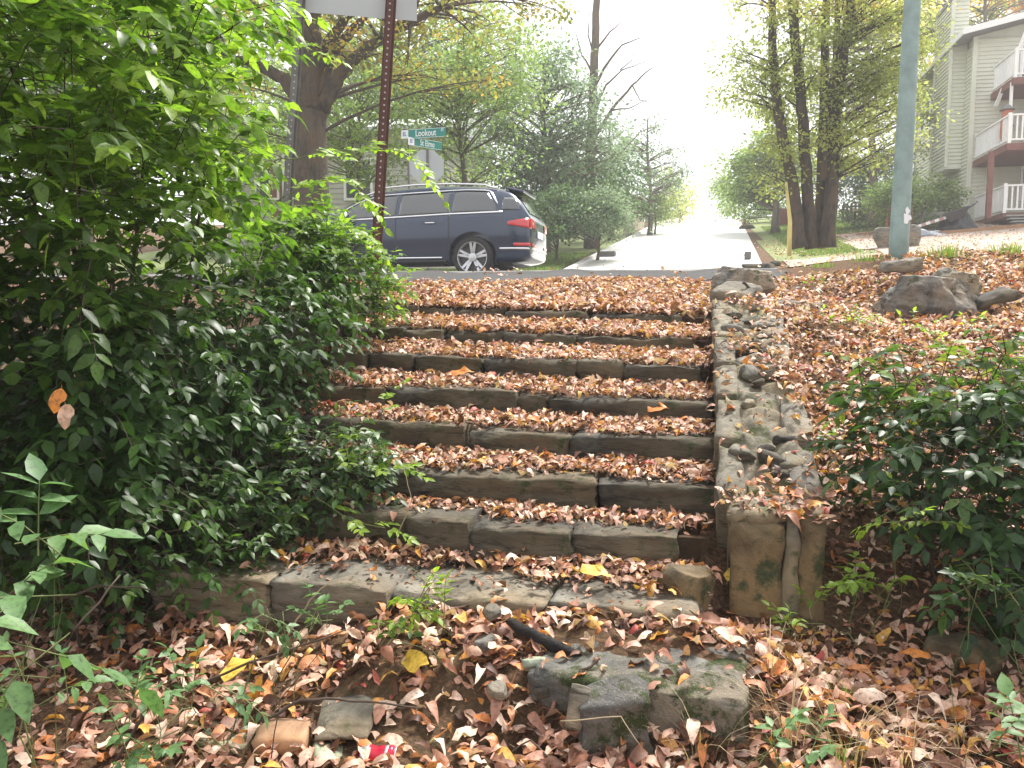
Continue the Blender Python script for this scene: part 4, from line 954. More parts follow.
# ================================================================ the car (left side and tail seen, front to the left)
def car():
    Xr, Yn, zg = -2.93, 14.15, 1.975; Lc, Wd, H = 5.09, 1.96, 1.72
    root = empty('suv_car', (Xr-Lc/2, Yn+Wd/2, zg), 'dark blue SUV with silver roof rails driving left along the cross street', 'car'); bpy.context.view_layer.update()
    # local: s along the car from tail (0) forward; y across (0 centre); z up
    def P(s, y, z): return Vector((Xr-s, Yn+Wd/2+y, zg+z))
    hw = Wd/2
    st_s = [0, .05, .14, .32, .6, 1.0, 1.5, 2.0, 2.5, 3.0, 3.4, 3.75, 4.1, 4.5, 4.8, 4.98, 5.07]
    def belt(s): return np.interp(s, [0, .1, .5, 1.5, 3.5, 4.1, 4.8, 5.09], [1.0, 1.08, 1.14, 1.12, 1.05, 1.0, .90, .72])
    def roofz(s): return np.interp(s, [0, .14, .26, .5, .9, 1.5, 2.2, 2.8, 3.2, 3.6, 3.95, 4.2, 4.5, 5.09], [1.02, 1.25, 1.50, 1.615, 1.665, 1.70, 1.70, 1.665, 1.56, 1.34, 1.12, 1.04, .99, .75])
    def width(s): return hw*np.interp(s, [0, .05, .14, .4, 1, 3.5, 4.4, 4.9, 5.09], [.80, .87, .93, .975, 1, 1, .97, .85, .66])
    def low(s): return np.interp(s, [0, .1, .5, 1, 4, 4.6, 5.09], [.36, .30, .25, .22, .22, .25, .34])
    V = []; npf = 0
    for s in st_s:
        w_, b, r, l = width(s), belt(s), roofz(s), low(s)
        rin = max(r, b+.015); gh = (rin-b)
        tumble = .30*min(1, gh/.55)
        half = [(0, l), (w_*.80, l), (w_*.93, l+.04), (w_*.965, l+.14), (w_*.975, (l+b)*.42), (w_*.995, (l+b)*.52), (w_, b-.18), (w_*.985, b-.05), (w_*.955, b), (w_*.955-tumble*.45, b+gh*.5), (w_*.955-tumble*.95, b+gh*.90), (w_*.86-tumble*1.15, b+gh*.985), (w_*.4, rin+.005), (0, rin+.012)]
        ring = [P(s, -y, z) for y, z in half]+[P(s, y, z) for y, z in half[::-1][1:-1]]
        npf = len(ring); V += ring
    n = len(st_s); Fc = [(i*npf+k, i*npf+(k+1) % npf, (i+1)*npf+(k+1) % npf, (i+1)*npf+k) for i in range(n-1) for k in range(npf)]
    Fc += [tuple(range(npf))[::-1], tuple(range((n-1)*npf, n*npf))]
    me = MB().add(V, Fc).me('body', True)
    bm = bmesh.new(); bm.from_mesh(me); bmesh.ops.recalc_face_normals(bm, faces=bm.faces); bm.to_mesh(me); bm.free()
    body = obj('body', me, M['car_paint'], root)
    sb = body.modifiers.new('s', 'SUBSURF'); sb.levels = 2; sb.render_levels = 2
    # wheel arch cuts
    cut = MB(); RW = 1.04; FW = 4.05
    for s in (RW, FW):
        for sg in (-1, 1): cut.lathe([(.435, -.28), (.435, .28)], P(s, sg*hw, .385), 'y', 36)
    cme = cut.me('cut'); bm = bmesh.new(); bm.from_mesh(cme); bmesh.ops.recalc_face_normals(bm, faces=bm.faces); bm.to_mesh(cme); bm.free()
    co_ = bpy.data.objects.new('cut', cme); link(co_)
    bo = body.modifiers.new('b', 'BOOLEAN'); bo.operation = 'DIFFERENCE'; bo.object = co_; bo.solver = 'EXACT'
    bpy.context.view_layer.update()
    new = bpy.data.meshes.new_from_object(body.evaluated_get(bpy.context.evaluated_depsgraph_get())); body.modifiers.clear(); body.data = new
    bpy.data.objects.remove(co_)
    for p in new.polygons: p.use_smooth = True
    new.set_sharp_from_angle(angle=math.radians(35)) if hasattr(new, 'set_sharp_from_angle') else None
    # side surface sampling for windows: raycast onto the body
    from mathutils.bvhtree import BVHTree
    bm = bmesh.new(); bm.from_mesh(new); bm.transform(body.matrix_world); bv = BVHTree.FromBMesh(bm); bm.free()
    def patch(name, poly, mt, off=.006, sg=-1, parent=root, nu=26, nv=10, label=None):
        """panel following the body side; poly = (top curve, bottom curve) as z(s) over s range"""
        s0, s1, zb_, zt = poly; V = []; ok = True
        for i in range(nu):
            s = lerp(s0, s1, i/(nu-1))
            for j in range(nv):
                z = lerp(zb_(s), zt(s), j/(nv-1)); q = P(s, sg*3, z)
                h, nrm_, _, _ = bv.ray_cast(q, Vector((0, -sg, 0)))
                if h is None: h = P(s, sg*.7, z); nrm_ = Vector((0, sg, 0))
                if nrm_.y*sg < 0: nrm_ = -nrm_
                V.append(h+nrm_*off)
        Fc = [(i*nv+j, (i+1)*nv+j, (i+1)*nv+j+1, i*nv+j+1) for i in range(nu-1) for j in range(nv-1)]
        o = MB().add(V, Fc).build(name, M[mt], parent, True)
        so_ = o.modifiers.new('t', 'SOLIDIFY'); so_.thickness = .004; so_.offset = 0
        return o
    zt_ = lambda s: min(belt(s)+.44, roofz(s)-.115)-(.03 if s > 2.9 else 0)
    zb2 = lambda s: belt(s)+.035
    for sg in (-1, 1):
        patch('window', (.62, 1.42, zb2, lambda s: max(zb2(s)+.02, min(zt_(s), zb2(s)+.50*max(.05, (s-.56))/.36)), ), 'car_glass', .007, sg)
        patch('window', (1.50, 2.42, zb2, zt_), 'car_glass', .007, sg)
        patch('window', (2.50, 3.66, zb2, lambda s: max(zb2(s)+.015, min(zt_(s), roofz(s)-.13))), 'car_glass', .007, sg)
        # chrome window line, rocker trim, roof rail
        patch('window_trim', (.50, 3.95, lambda s: belt(s)+.002, lambda s: belt(s)+.030), 'chrome', .011, sg, nu=40, nv=3)
        patch('window_trim', (.60, 3.60, lambda s: max(belt(s)+.03, min(zt_(s)+.008, zb2(s)+.52*max(.05, (s-.52))/.36)), lambda s: max(belt(s)+.045, min(zt_(s)+.030, zb2(s)+.55*max(.05, (s-.50))/.36))), 'chrome', .011, sg, nu=50, nv=3)
        patch('sill_trim', (1.60, 3.50, lambda s: .355, lambda s: .385), 'chrome', .012, sg, nu=30, nv=3)
        patch('sill', (1.52, 3.58, lambda s: .23, lambda s: .33), 'black_plastic', .008, sg, nu=20, nv=4)
        rp = [P(s, sg*(width(s)*.955-.30), roofz(s)+(.010 if .8 < s < 3.0 else -.02)) for s in np.linspace(.65, 3.15, 22)]
        MB().tube(rp, .018, 8).build('roof_rail', M['chrome'], root, True)
        # doors: dark shut lines
        for s in (1.46, 2.46, 3.62):
            patch('shut_line', (s, s+.012, lambda q: .40, lambda q: belt(q)-.005), 'black_plastic', .003, sg, nu=2, nv=14)
        for s in (1.72, 2.66):
            h = MB(); q = [P(s+d, sg*(width(s)*1.0+.028), belt(s)-.13) for d in np.linspace(0, .20, 6)]; q[0] = q[0]-Vector((0, sg*.03, 0)); q[-1] = q[-1]-Vector((0, sg*.03, 0))
            h.tube(q, .014, 8); h.build('door_handle', M['chrome'], root, True)
        # tail light wrapping the corner
        tl = patch('tail_light', (.02, .40, lambda s: lerp(.86, .93, s/.4), lambda s: lerp(1.05, .985, s/.4)), 'red_lens', .012, sg, nu=10, nv=5)
        rl = patch('rear_reflector', (.03, .30, lambda s: .56, lambda s: .615), 'red_lens', .012, sg, nu=8, nv=3)
        bl_ = patch('bumper_strip', (.02, .55, lambda s: .50, lambda s: .535), 'chrome', .010, sg, nu=14, nv=3)
        patch('rear_pillar_glass', (.22, .52, lambda s: 1.19, lambda s: max(1.2, min(roofz(s)-.12, 1.42))), 'car_glass', .004, sg, nu=10, nv=6)
        mm = MB().lathe([(.03, -.09), (.085, -.07), (.095, 0), (.08, .07), (.03, .09)], (0, 0, 0), 'y', 14)
        mo = obj('wing_mirror', mm.me('wing_mirror', True), M['car_paint'], root); mo.location = P(3.42, sg*(hw+.10), 1.13); mo.matrix_parent_inverse = root.matrix_world.inverted()
    # tail face: rear screen and lights on the flat back
    def tail(name, y0, y1, z0, z1, mt, off=.012):
        V = []; nu, nv = 14, 6
        for i in range(nu):
            for j in range(nv):
                q = P(-2, lerp(y0, y1, i/(nu-1)), lerp(z0, z1, j/(nv-1))); h, nr, _, _ = bv.ray_cast(q, Vector((-1, 0, 0)))
                if h is None: h = P(.1, 0, lerp(z0, z1, j/(nv-1)))
                V.append(h+Vector((off, 0, 0)))
        Fc = [(i*nv+j, (i+1)*nv+j, (i+1)*nv+j+1, i*nv+j+1) for i in range(nu-1) for j in range(nv-1)]
        return MB().add(V, Fc).build(name, M[mt], root, True)
    tail('rear_window', -.60, .60, 1.15, 1.48, 'car_glass'); tail('tail_light', -.80, -.42, .88, 1.04, 'red_lens'); tail('tail_light', .42, .80, .88, 1.04, 'red_lens'); tail('number_plate', -.26, .26, .74, .86, 'sign_white')
    tail('bumper_strip', -.74, .74, .50, .535, 'chrome'); tail('rear_reflector', -.70, -.40, .56, .61, 'red_lens'); tail('rear_reflector', .40, .70, .56, .61, 'red_lens')
    MB().box(P(.36, 0, 1.585), (.34, 1.12, .04), Matrix.Rotation(.22, 3, 'Y')).build('roof_spoiler', M['car_paint'], root, bevel=.012)
    def front(name, y0, y1, z0, z1, mt):
        V = []; nu, nv = 10, 5
        for i in range(nu):
            for j in range(nv):
                q = P(7, lerp(y0, y1, i/(nu-1)), lerp(z0, z1, j/(nv-1))); h, nr, _, _ = bv.ray_cast(q, Vector((1, 0, 0)))
                if h is None: h = P(5, 0, .6)
                V.append(h-Vector((.01, 0, 0)))
        Fc = [(i*nv+j, (i+1)*nv+j, (i+1)*nv+j+1, i*nv+j+1) for i in range(nu-1) for j in range(nv-1)]
        return MB().add(V, Fc).build(name, M[mt], root, True)
    front('headlight', -.80, -.5, .66, .78, 'window_glass'); front('headlight', .5, .80, .66, .78, 'window_glass'); front('grille', -.36, .36, .42, .76, 'black_plastic')
    V = []; # windscreen
    for i in range(12):
        for j in range(8):
            q = P(lerp(3.16, 3.86, j/7), lerp(-.60, .60, i/11)*(1+.12*j/7), 3); h, nr, _, _ = bv.ray_cast(q, Vector((0, 0, -1))); V.append(h+Vector((0, 0, .01)))
    MB().add(V, [(i*8+j, (i+1)*8+j, (i+1)*8+j+1, i*8+j+1) for i in range(11) for j in range(7)]).build('windscreen', M['car_glass'], root, True)
    MB().box(P(2.5, 0, .40), (4.3, 1.5, .30)).build('underbody', M['black_plastic'], root)
    for s in (RW, FW):
        for sg in (-1, 1):
            c = P(s, sg*(hw-.15), .372)
            wo = empty('wheel', tuple(c)); 
            ty = MB().lathe([(.27, -.125), (.33, -.13), (.362, -.11), (.372, -.06), (.372, .06), (.362, .11), (.33, .13), (.27, .125)], c, 'y', 48, cap=False)
            wh = ty.build('wheel', M['rubber'], root, True); bpy.data.objects.remove(wo)
            f = sg
            rim = MB().lathe([(.262, f*.125), (.272, f*.128), (.268, f*.10), (.25, f*.03)], c, 'y', 48, cap=False)
            for k in range(5):
                a = k*2*math.pi/5+.3
                for da in (-.16, .16):
                    d1 = Vector((math.cos(a+da), 0, math.sin(a+da))); d2 = Vector((math.cos(a+da*.7), 0, math.sin(a+da*.7)))
                    t_ = Vector((-math.sin(a), 0, math.cos(a)))
                    rim.prism([c+d2*.06-t_*.026+Vector((0, f*.085, 0)), c+d1*.265-t_*.022+Vector((0, f*.108, 0)), c+d1*.265+t_*.022+Vector((0, f*.108, 0)), c+d2*.06+t_*.026+Vector((0, f*.085, 0))], Vector((0, -f*.03, 0)))
            rim.lathe([(.085, f*.07), (.075, f*.105), (.02, f*.112)], c, 'y', 24)
            rim.build('rim', M['alloy'], wh)
            MB().lathe([(.262, 0), (.10, f*.01)], c, 'y', 32).build('brake_disc', M['brake'], wh)
    return root
M['brake'] = plain('brake_disc_metal', (.10, .10, .10), .5, metal=.5)
car()
# ================================================================ three-storey house on the right
def slats(mb, p0, p1, z0, z1, nrm_, pitch=.15, th=.04, m=0):
    """lapped siding boards between two plan points (p0->p1), facing nrm_"""
    a = Vector((*p0, 0)); b = Vector((*p1, 0)); nv = Vector((*nrm_, 0)); k = int((z1-z0)/pitch)
    for i in range(k+1):
        za = z0+i*pitch; zb_ = min(za+pitch, z1)
        if zb_-za < .01: continue
        q = [a+Vector((0, 0, za))+nv*th, b+Vector((0, 0, za))+nv*th, b+Vector((0, 0, zb_))+nv*.004, a+Vector((0, 0, zb_))+nv*.004, a+Vector((0, 0, za)), b+Vector((0, 0, za))]
        mb.add(q, [(0, 1, 2, 3), (0, 4, 5, 1)], m)
HXW, HY = 10.15, 36.0
h = empty('house', (14, 40, 4.6), 'sage green three-storey house with white-railed balconies at the right edge', 'house'); bpy.context.view_layer.update()
wl = MB()
wl.box((16.1, 40.2, 8.1), (11.8, 8.2, 8.4)); # solid mass set 5 cm behind the boards
slats(wl, (10.15, 36.0), (22, 36.0), 4.2, 11.75, (0, -1)); slats(wl, (10.15, 44.5), (10.15, 36.0), 4.2, 11.6, (-1, 0))
wo = wl.build('wall', M['siding'], h)
for x, y in ((10.14, 35.98), (10.14, 44.5)): MB().box((x, y, 8.0), (.16, .16, 7.6)).build('corner_board', M['siding'], wo)
# chimney chase carried out over the side
ch = MB(); ch.box((9.88, 38.1, 10.3), (.56, 2.1, 6.5)); slats(ch, (9.57, 37.0), (10.15, 37.0), 7.05, 13.6, (0, -1)); slats(ch, (9.57, 39.2), (9.57, 37.0), 7.05, 13.6, (-1, 0))
cho = ch.build('chimney', M['siding'], h); MB().box((9.9, 38.1, 13.68), (.8, 2.4, .12)).build('cap', M['roof'], cho); MB().box((9.86, 38.1, 7.02), (.64, 2.26, .06)).build('soffit', M['trim_white'], cho)
MB().box((9.9, 38.1, 13.95), (.3, .3, .4)).build('flue', M['grey_post'], cho)
for x, y in ((9.56, 36.99), (9.56, 39.2)): MB().box((x, y, 10.3), (.12, .12, 6.5)).build('corner_board', M['siding'], cho)
# roof: low slope rising to the right, overhanging eaves
rf = MB().prism([(9.5, 35.2, 11.72), (9.5, 35.2, 11.92), (16, 35.2, 13.3), (23, 35.2, 11.92), (23, 35.2, 11.72), (16, 35.2, 13.1)], (0, 9.9, 0)).build('roof', M['roof'], h)
MB().box((9.48, 40.1, 11.80), (.05, 9.9, .2)).build('fascia', M['trim_white'], rf); MB().prism([(9.5, 35.17, 11.70), (9.5, 35.17, 11.93), (16, 35.17, 13.32), (23, 35.17, 11.93), (23, 35.17, 11.70), (16, 35.17, 13.08)], (0, -.04, 0)).build('fascia', M['trim_white'], rf)
def window(x0, x1, z0, z1, Y, mull=1, parent=h, name='window'):
    fr = MB()
    for a, b, c, d in ((x0-.09, x0, z0-.09, z1+.09), (x1, x1+.09, z0-.09, z1+.09), (x0, x1, z1, z1+.09), (x0, x1, z0-.09, z0)):
        fr.box(((a+b)/2, Y-.04, (c+d)/2), (b-a, .08, d-c))
    for k in range(1, mull): fr.box((lerp(x0, x1, k/mull), Y-.035, (z0+z1)/2), (.06, .06, z1-z0))
    fr.box(((x0+x1)/2, Y-.034, (z0+z1)/2), (x1-x0, .05, .04))
    fo = fr.build(name, M['trim_white'], parent); MB().box(((x0+x1)/2, Y-.012, (z0+z1)/2), (x1-x0, .02, z1-z0)).build('pane', M['window_glass'], fo)
window(12.05, 13.25, 5.6, 6.75, 35.97)
window(12.1, 14.9, 7.5, 9.2, 35.97, 3, name='patio_door'); window(11.8, 14.9, 10.2, 11.4, 35.97, 3, name='window')
# side window facing the street
sw = MB(); 
for a, b, c, d in ((40.9, 41.0, 9.5, 11.1), (43.4, 43.5, 9.5, 11.1), (41, 43.4, 11.0, 11.1), (41, 43.4, 9.5, 9.6), (41.75, 41.82, 9.6, 11.0), (42.55, 42.62, 9.6, 11.0)): sw.box((10.09, (a+b)/2, (c+d)/2), (.08, b-a, d-c))
so2 = sw.build('window', M['trim_white'], h); MB().box((10.115, 42.2, 10.3), (.02, 2.5, 1.4)).build('pane', M['window_glass'], so2)
def balcony(x0, yf, zf, yb_=35.9, x1=21.5, step_out=.0, label=None, fh=.26):
    b = MB().box(((x0+x1)/2, (yf+yb_)/2, zf-fh/2), (x1-x0, yb_-yf, fh-.02)).build('balcony', M['deck_brown'], h)
    if label: b['label'] = label
    r = MB(); zt = zf+.95
    r.box(((x0+x1)/2, yf+.05, zt), (x1-x0, .09, .06)); r.box(((x0+x1)/2, yf+.05, zf+.12), (x1-x0, .05, .06))
    r.box((x0+.05, (yf+yb_)/2, zt), (.09, yb_-yf-.1, .06)); r.box((x0+.05, (yf+yb_)/2, zf+.12), (.05, yb_-yf-.1, .06))
    x = x0+.12
    while x < x1: r.box((x, yf+.05, zf+.53), (.055, .035, .80)); x += .17
    y = yf+.15
    while y < yb_-.05: r.box((x0+.05, y, zf+.53), (.035, .055, .80)); y += .17
    for x in np.arange(x0+.06, x1, 2.4): r.box((x, yf+.05, zf+.5), (.1, .1, 1.05))
    r.build('railing', M['trim_white'], b)
    return b
balcony(10.75, 33.5, 9.62, label='upper balcony'); balcony(10.25, 32.2, 7.10, label='middle balcony'); balcony(10.35, 32.6, 4.75, x1=21, label='ground-floor deck', fh=.2)
for x in (HX(981, 32.35), HX(1060, 32.35)): MB().box((x, 32.35, 5.7), (.16, .16, 2.3)).build('deck_post', M['deck_brown'], h)
MB().box((HX(1000, 33.6)-.05, 33.75, 8.8), (.09, .09, 1.4)).build('deck_post', M['trim_white'], h)
# white sloping brace beside the upper balcony
MB().prism([(10.62, 35.0, 8.95), (10.75, 35.0, 8.95), (11.35, 33.6, 11.7), (11.22, 33.6, 11.7)], (0, .1, 0)).build('brace', M['trim_white'], h)
for k in range(4): MB().box((12.6, 32.45-.3*k, 4.62-.13*k), (4.4, .3, .05)).build('deck_step', M['cinder'], h)
MB().lathe([(.01, .17), (.12, .14), (.17, 0), (.12, -.14), (.01, -.17)], (11.4, 35.75, 8.35), 'z', 12).build('wall_lamp', M['sign_back'], h, True)
cg = empty('patio_heater', (HX(994, 33), 33, 7.1), 'terracotta chimenea standing on the middle balcony', 'chimenea'); bpy.context.view_layer.update()
MB().lathe([(.15, 0.2), (.19, .4), (.2, .6), (.17, .9), (.17, 1.2), (.19, 1.25)], (HX(994, 33), 33, 7.1), 'z', 16).build('pot', M['terracotta'], cg, True)
MB().lathe([(.24, 1.27), (.22, 1.31), (.05, 1.46), (.02, 1.48)], (HX(994, 33), 33, 7.1), 'z', 16).build('lid', M['grey_post'], cg, True)
# ================================================================ pale house on the left behind the trees
h2 = empty('house', (-14, 33, 3.9), 'pale grey clapboard house with a light metal roof seen through the trees on the left', 'house'); bpy.context.view_layer.update()
XL, XR, YF = HX(232, 30), HX(446, 30), 30.0
wl = MB().box(((XL+XR)/2, YF+3.1, 5.4), (XR-XL-.1, 6, 5.2)); slats(wl, (XL, YF), (XR, YF), 3.2, 8.0, (0, -1), .2, .03); slats(wl, (XR, YF), (XR, YF+6), 3.2, 8.0, (1, 0), .2, .03)
wo = wl.build('wall', M['siding_grey'], h2)
MB().prism([(XL-.4, YF-.5, 8.0), (XL-.4, YF-.5, 8.15), (XL-.4, YF+3.1, 9.2), (XL-.4, YF+6.7, 8.15), (XL-.4, YF+6.7, 8.0)], (XR-XL+.8, 0, 0)).build('roof', M['roof_pale'], h2)
for px in (262, 290): 
    x = HX(px, YF); window(x, x+.9, 5.7, 7.3, YF-.03, 1, h2)
x = HX(274, YF); MB().box((x+.3, YF-.05, 6.0), (.45, .06, 2.6)).build('shutter', M['red_fence'], h2)
x = HX(350, YF); window(x, x+1.0, 5.6, 7.0, YF-.03, 2, h2)
# ================================================================ fences
def picket(name, label, x0, y0, x1, y1, ht, m, gap=.14, wd=.10, rail=True):
    L = math.hypot(x1-x0, y1-y0); n = int(L/gap); f = empty(name, ((x0+x1)/2, (y0+y1)/2, Gd((x0+x1)/2, (y0+y1)/2)), label, 'fence'); bpy.context.view_layer.update()
    a = math.atan2(y1-y0, x1-x0); Rz = Matrix.Rotation(a, 3, 'Z'); mb = MB()
    for k in range(n+1):
        x, y = lerp(x0, x1, k/n), lerp(y0, y1, k/n); z = Gd(x, y); hh = ht*(1+.04*R.randn())
        pts = [Vector(p) for p in ((-wd/2, 0, 0), (wd/2, 0, 0), (wd/2, 0, hh-.06), (0, 0, hh), (-wd/2, 0, hh-.06))]
        mb.prism([Rz @ p+Vector((x, y, z)) for p in pts], Rz @ Vector((0, .02, 0)))
    mb.build('pickets', M[m], f)
    mb = MB()
    for q in (.25, .8):
        P = [Vector((lerp(x0, x1, k/8), lerp(y0, y1, k/8), 0)) for k in range(9)]
        for k in range(8):
            A, B = P[k].copy(), P[k+1].copy(); A.z = Gd(A.x, A.y)+ht*q; B.z = Gd(B.x, B.y)+ht*q; mb.prism([A+Rz @ Vector((0, .03, -.04)), A+Rz @ Vector((0, .07, -.04)), A+Rz @ Vector((0, .07, .04)), A+Rz @ Vector((0, .03, .04))], B-A)
    mb.build('rail', M[m], f); return f
picket('picket_fence', 'red-brown picket fence on the lawn behind the multi-stemmed tree', HX(838, 44), 44, HX(866, 44), 44, .95, 'red_fence', .17, .11)
picket('board_fence', 'red-brown solid board fence left of the multi-stemmed tree', HX(772, 46), 46, HX(812, 45), 45, 1.0, 'red_fence', .125, .12)
picket('board_fence', 'weathered tan board fence behind the dark shrubs left of the hill road', HX(622, 40), 40, HX(642, 46), 46, 2.0, 'tan_fence', .155, .15)
# ================================================================ clutter in front of the house
def gp(px, Y, dz=0): x = HX(px, Y); return Vector((x, Y, Gd(x, Y)+dz))
cb_ = empty('block_wall', tuple(gp(905, 33.6)), 'short course of grey hollow concrete blocks between the shrub and the house', 'block wall'); bpy.context.view_layer.update()
for r_ in range(2):
    for k in range(5):
        p = gp(893, 33.6)+Vector((k*.42+r_*.12, 0, .12+.2*r_+.35)); mb = MB()
        mb.box(p+Vector((0, -.09, 0)), (.40, .03, .19)); mb.box(p+Vector((0, .09, 0)), (.40, .03, .19))
        for q in (-.185, 0, .185): mb.box(p+Vector((q, 0, 0)), (.03, .15, .19))
        o = mb.build('concrete_block', M['cinder'], cb_, bevel=.004)
        if k % 2: o.location = o.location+Vector((0, 0, 0))
for k, px in enumerate((884, 893, 903)):
    rock('rubble_rock', ('rough grey rock at the left end of the concrete blocks', 'middle rough grey rock below the concrete blocks', 'rough grey rock below the blocks, nearest the striped shingles')[k], tuple(gp(px, 28, .3)), (.75, .5, .75), 91+k, (0, 0, k), 'stone_grey', sub=4)
t = empty('shingle_stack', tuple(gp(915, 32.2)), 'pink and white striped stack of shingles slumped beside the black tarp', 'shingle stack'); bpy.context.view_layer.update()
for k in range(9):
    p = gp(903, 32.2)+Vector((k*.14, 0, .22+.045*k)); mb = MB(); mb.box(p, (.15, .7, .10), Matrix.Rotation(-.35, 3, 'Y')); mb.build('shingle', M['pink_stripe'] if k % 2 else M['trim_white'], t)
def cloth(name, label, c, dims, m, seed):
    xs_, ys_ = np.linspace(-1, 1, 26), np.linspace(-1, 1, 20)
    def fz(X, Y):
        r = np.maximum(0, 1-np.maximum(np.abs(X), np.abs(Y))**3)
        return dims[2]*(r*(.55+.35*np.sin(X*4+seed)*np.cos(Y*3+seed)+.2*np.sin(X*11+Y*7+seed)))
    me = grid_me(name, xs_, ys_, fz); me.transform(Matrix.Diagonal((dims[0]/2, dims[1]/2, 1, 1)))
    o = obj(name, me, M[m]); o.location = c; s = o.modifiers.new('s', 'SOLIDIFY'); s.thickness = .01; return tag(o, label, 'tarp')
cloth('tarp', 'crumpled black tarp heaped against the lower deck', tuple(gp(951, 32.4, 0)), (1.3, 1.0, .85), 'tarp_black', 2)
cloth('tarp', 'grey-blue sheet spread on the ground in front of the striped shingles', tuple(gp(916, 31.2, .0)), (1.9, .8, .28), 'tarp_blue', 5)
wb = empty('wheelbarrow', tuple(gp(955, 32.2)), 'black upturned wheelbarrow tray leaning on the tarp heap', 'wheelbarrow'); bpy.context.view_layer.update()
p = gp(948, 31.9, .55); mb = MB().prism([p+Vector(v) for v in ((-.35, -.3, .1), (.4, -.3, .35), (.3, -.2, .0), (-.2, -.2, -.2))], (0, .55, 0)); mb.build('tray', M['tarp_black'], wb, bevel=.02)
MB().tube([p+Vector((-.2, -.1, -.3)), p+Vector((.2, -.1, .1)), p+Vector((.65, -.1, .45))], .02, 8).build('handle', M['tarp_black'], wb, True)
MB().tube([p+Vector((-.2, .2, -.3)), p+Vector((.2, .2, .1)), p+Vector((.65, .2, .45))], .02, 8).build('handle', M['tarp_black'], wb, True)
tag(MB().prism([gp(925, 31.2, .0), gp(925, 31.2, .14), gp(1100, 31.2, .16), gp(1100, 31.2, .0)], (0, .12, 0)).build('timber_edging', M['timber']), 'long orange-brown timber edging the gravel in front of the house', 'timber')
tag(MB().prism([gp(852, 34.2, .0), gp(852, 34.2, .10), gp(900, 34.2, .12), gp(900, 34.2, .0)], (0, .12, 0)).build('timber_edging', M['timber']), 'shorter brown timber edging beside the lawn, left of the teal pole', 'timber')
rp = empty('pipe_rail', tuple(gp(890, 33.4)), 'low orange pipe rail behind the teal pole', 'rail'); bpy.context.view_layer.update()
a_, b_ = gp(882, 33.4, .95), gp(906, 33.4, .95); MB().tube([a_, b_], .06, 8).build('rail', M['terracotta'], rp, True)
for q in (a_, b_): MB().tube([q, Vector((q.x, q.y, Gd(q.x, q.y)))], .04, 8).build('post', M['terracotta'], rp, True)
# drain inlet and markers by the far road
x = HX(611, 29); tag(MB().box((x-.15, 29, Gd(x, 29)+.08), (.55, .5, .2)).build('drain_inlet', M['asphalt'], bevel=.03), 'small dark drain inlet at the left edge of the hill road', 'drain')
x = HX(742, 27); tag(MB().box((x+.1, 27, Gd(x, 27)+.14), (.2, .2, .24)).build('marker_block', M['asphalt'], bevel=.03), 'small grey marker block at the right edge of the hill road', 'marker block')
for k, (px, Y, s, lab) in enumerate(((750, 24, .5, 'brown rock at the right verge of the hill road, nearest the marker block'), (764, 24, .55, 'flat brown rock on the right verge, beside the multi-stemmed tree'), (774, 25, .4, 'smaller brown rock on the right verge close to the tree'), (744, 46, .8, 'dark low mound of stones far up the right edge of the hill road'))):
    rock('verge_rock', lab, tuple(gp(px, Y, .06)), (s, s*.7, s*.42), 120+k, (0, 0, k), 'stone', sub=3)
mb = empty('mailbox', tuple(gp(740, 52)), 'tiny mailbox on a post near the crest of the hill road', 'mailbox'); bpy.context.view_layer.update()
p = gp(741, 52); MB().box((p.x, p.y, p.z+.6), (.12, .12, 1.2)).build('post', M['timber'], mb); MB().box((p.x, p.y, p.z+1.3), (.25, .5, .28)).build('box', M['tarp_black'], mb, bevel=.08)
# ================================================================ trees
def gv(px, Y, dz=0): x = HX(px, Y); return Vector((x, Y, Gd(x, Y)+dz))
def E(px, py, d, rx, ry, rz): return (W(px, py, d), (rx, ry, rz))
# big oak on the left
b = W(312, 235, 19); b.z = Gd(b.x, b.y)
fork = W(312, 112, 19)
tree('oak_tree', 'big spreading oak with a thick dark trunk and yellowing leaves behind the road sign', b,
     [([b, W(311, 180, 19), fork], .43, .36), ([fork, W(309, 60, 19), W(312, 10, 19), W(318, -60, 19)], .30, .17)],
     [E(370, 15, 19, 2.6, 2.4, 1.5), E(255, 20, 19.5, 2.4, 2.4, 1.4), E(450, 30, 19, 2.0, 2.0, 1.3), E(330, -30, 19, 3.5, 3, 1.8), E(195, 60, 20, 1.5, 1.6, 1.2), E(500, -10, 19, 1.6, 1.6, .9), E(395, 75, 18.5, 1.0, 1.0, .6)], 9500, M['tree_oak'], leaf=.11, clusters=90, crad=.42, limb_r=.045,
     paths=[([W(306, 112, 19), W(290, 85, 18.9), W(262, 66, 18.8), W(225, 58, 18.6)], .2, .08), ([W(322, 110, 19), W(335, 80, 18.9), W(358, 58, 18.7), W(385, 35, 18.6), W(440, 8, 18.4)], .19, .07),
            ([W(318, 100, 19), W(335, 50, 19.2), W(360, 22, 19.3), W(378, -10, 19.4)], .16, .07), ([W(312, 90, 19), W(325, 45, 19), W(350, 15, 19), W(345, -20, 19)], .15, .07), ([W(308, 100, 19), W(300, 60, 19.2), W(285, 20, 19.3), W(270, -20, 19.3)], .14, .06)], bark=M['bark'])
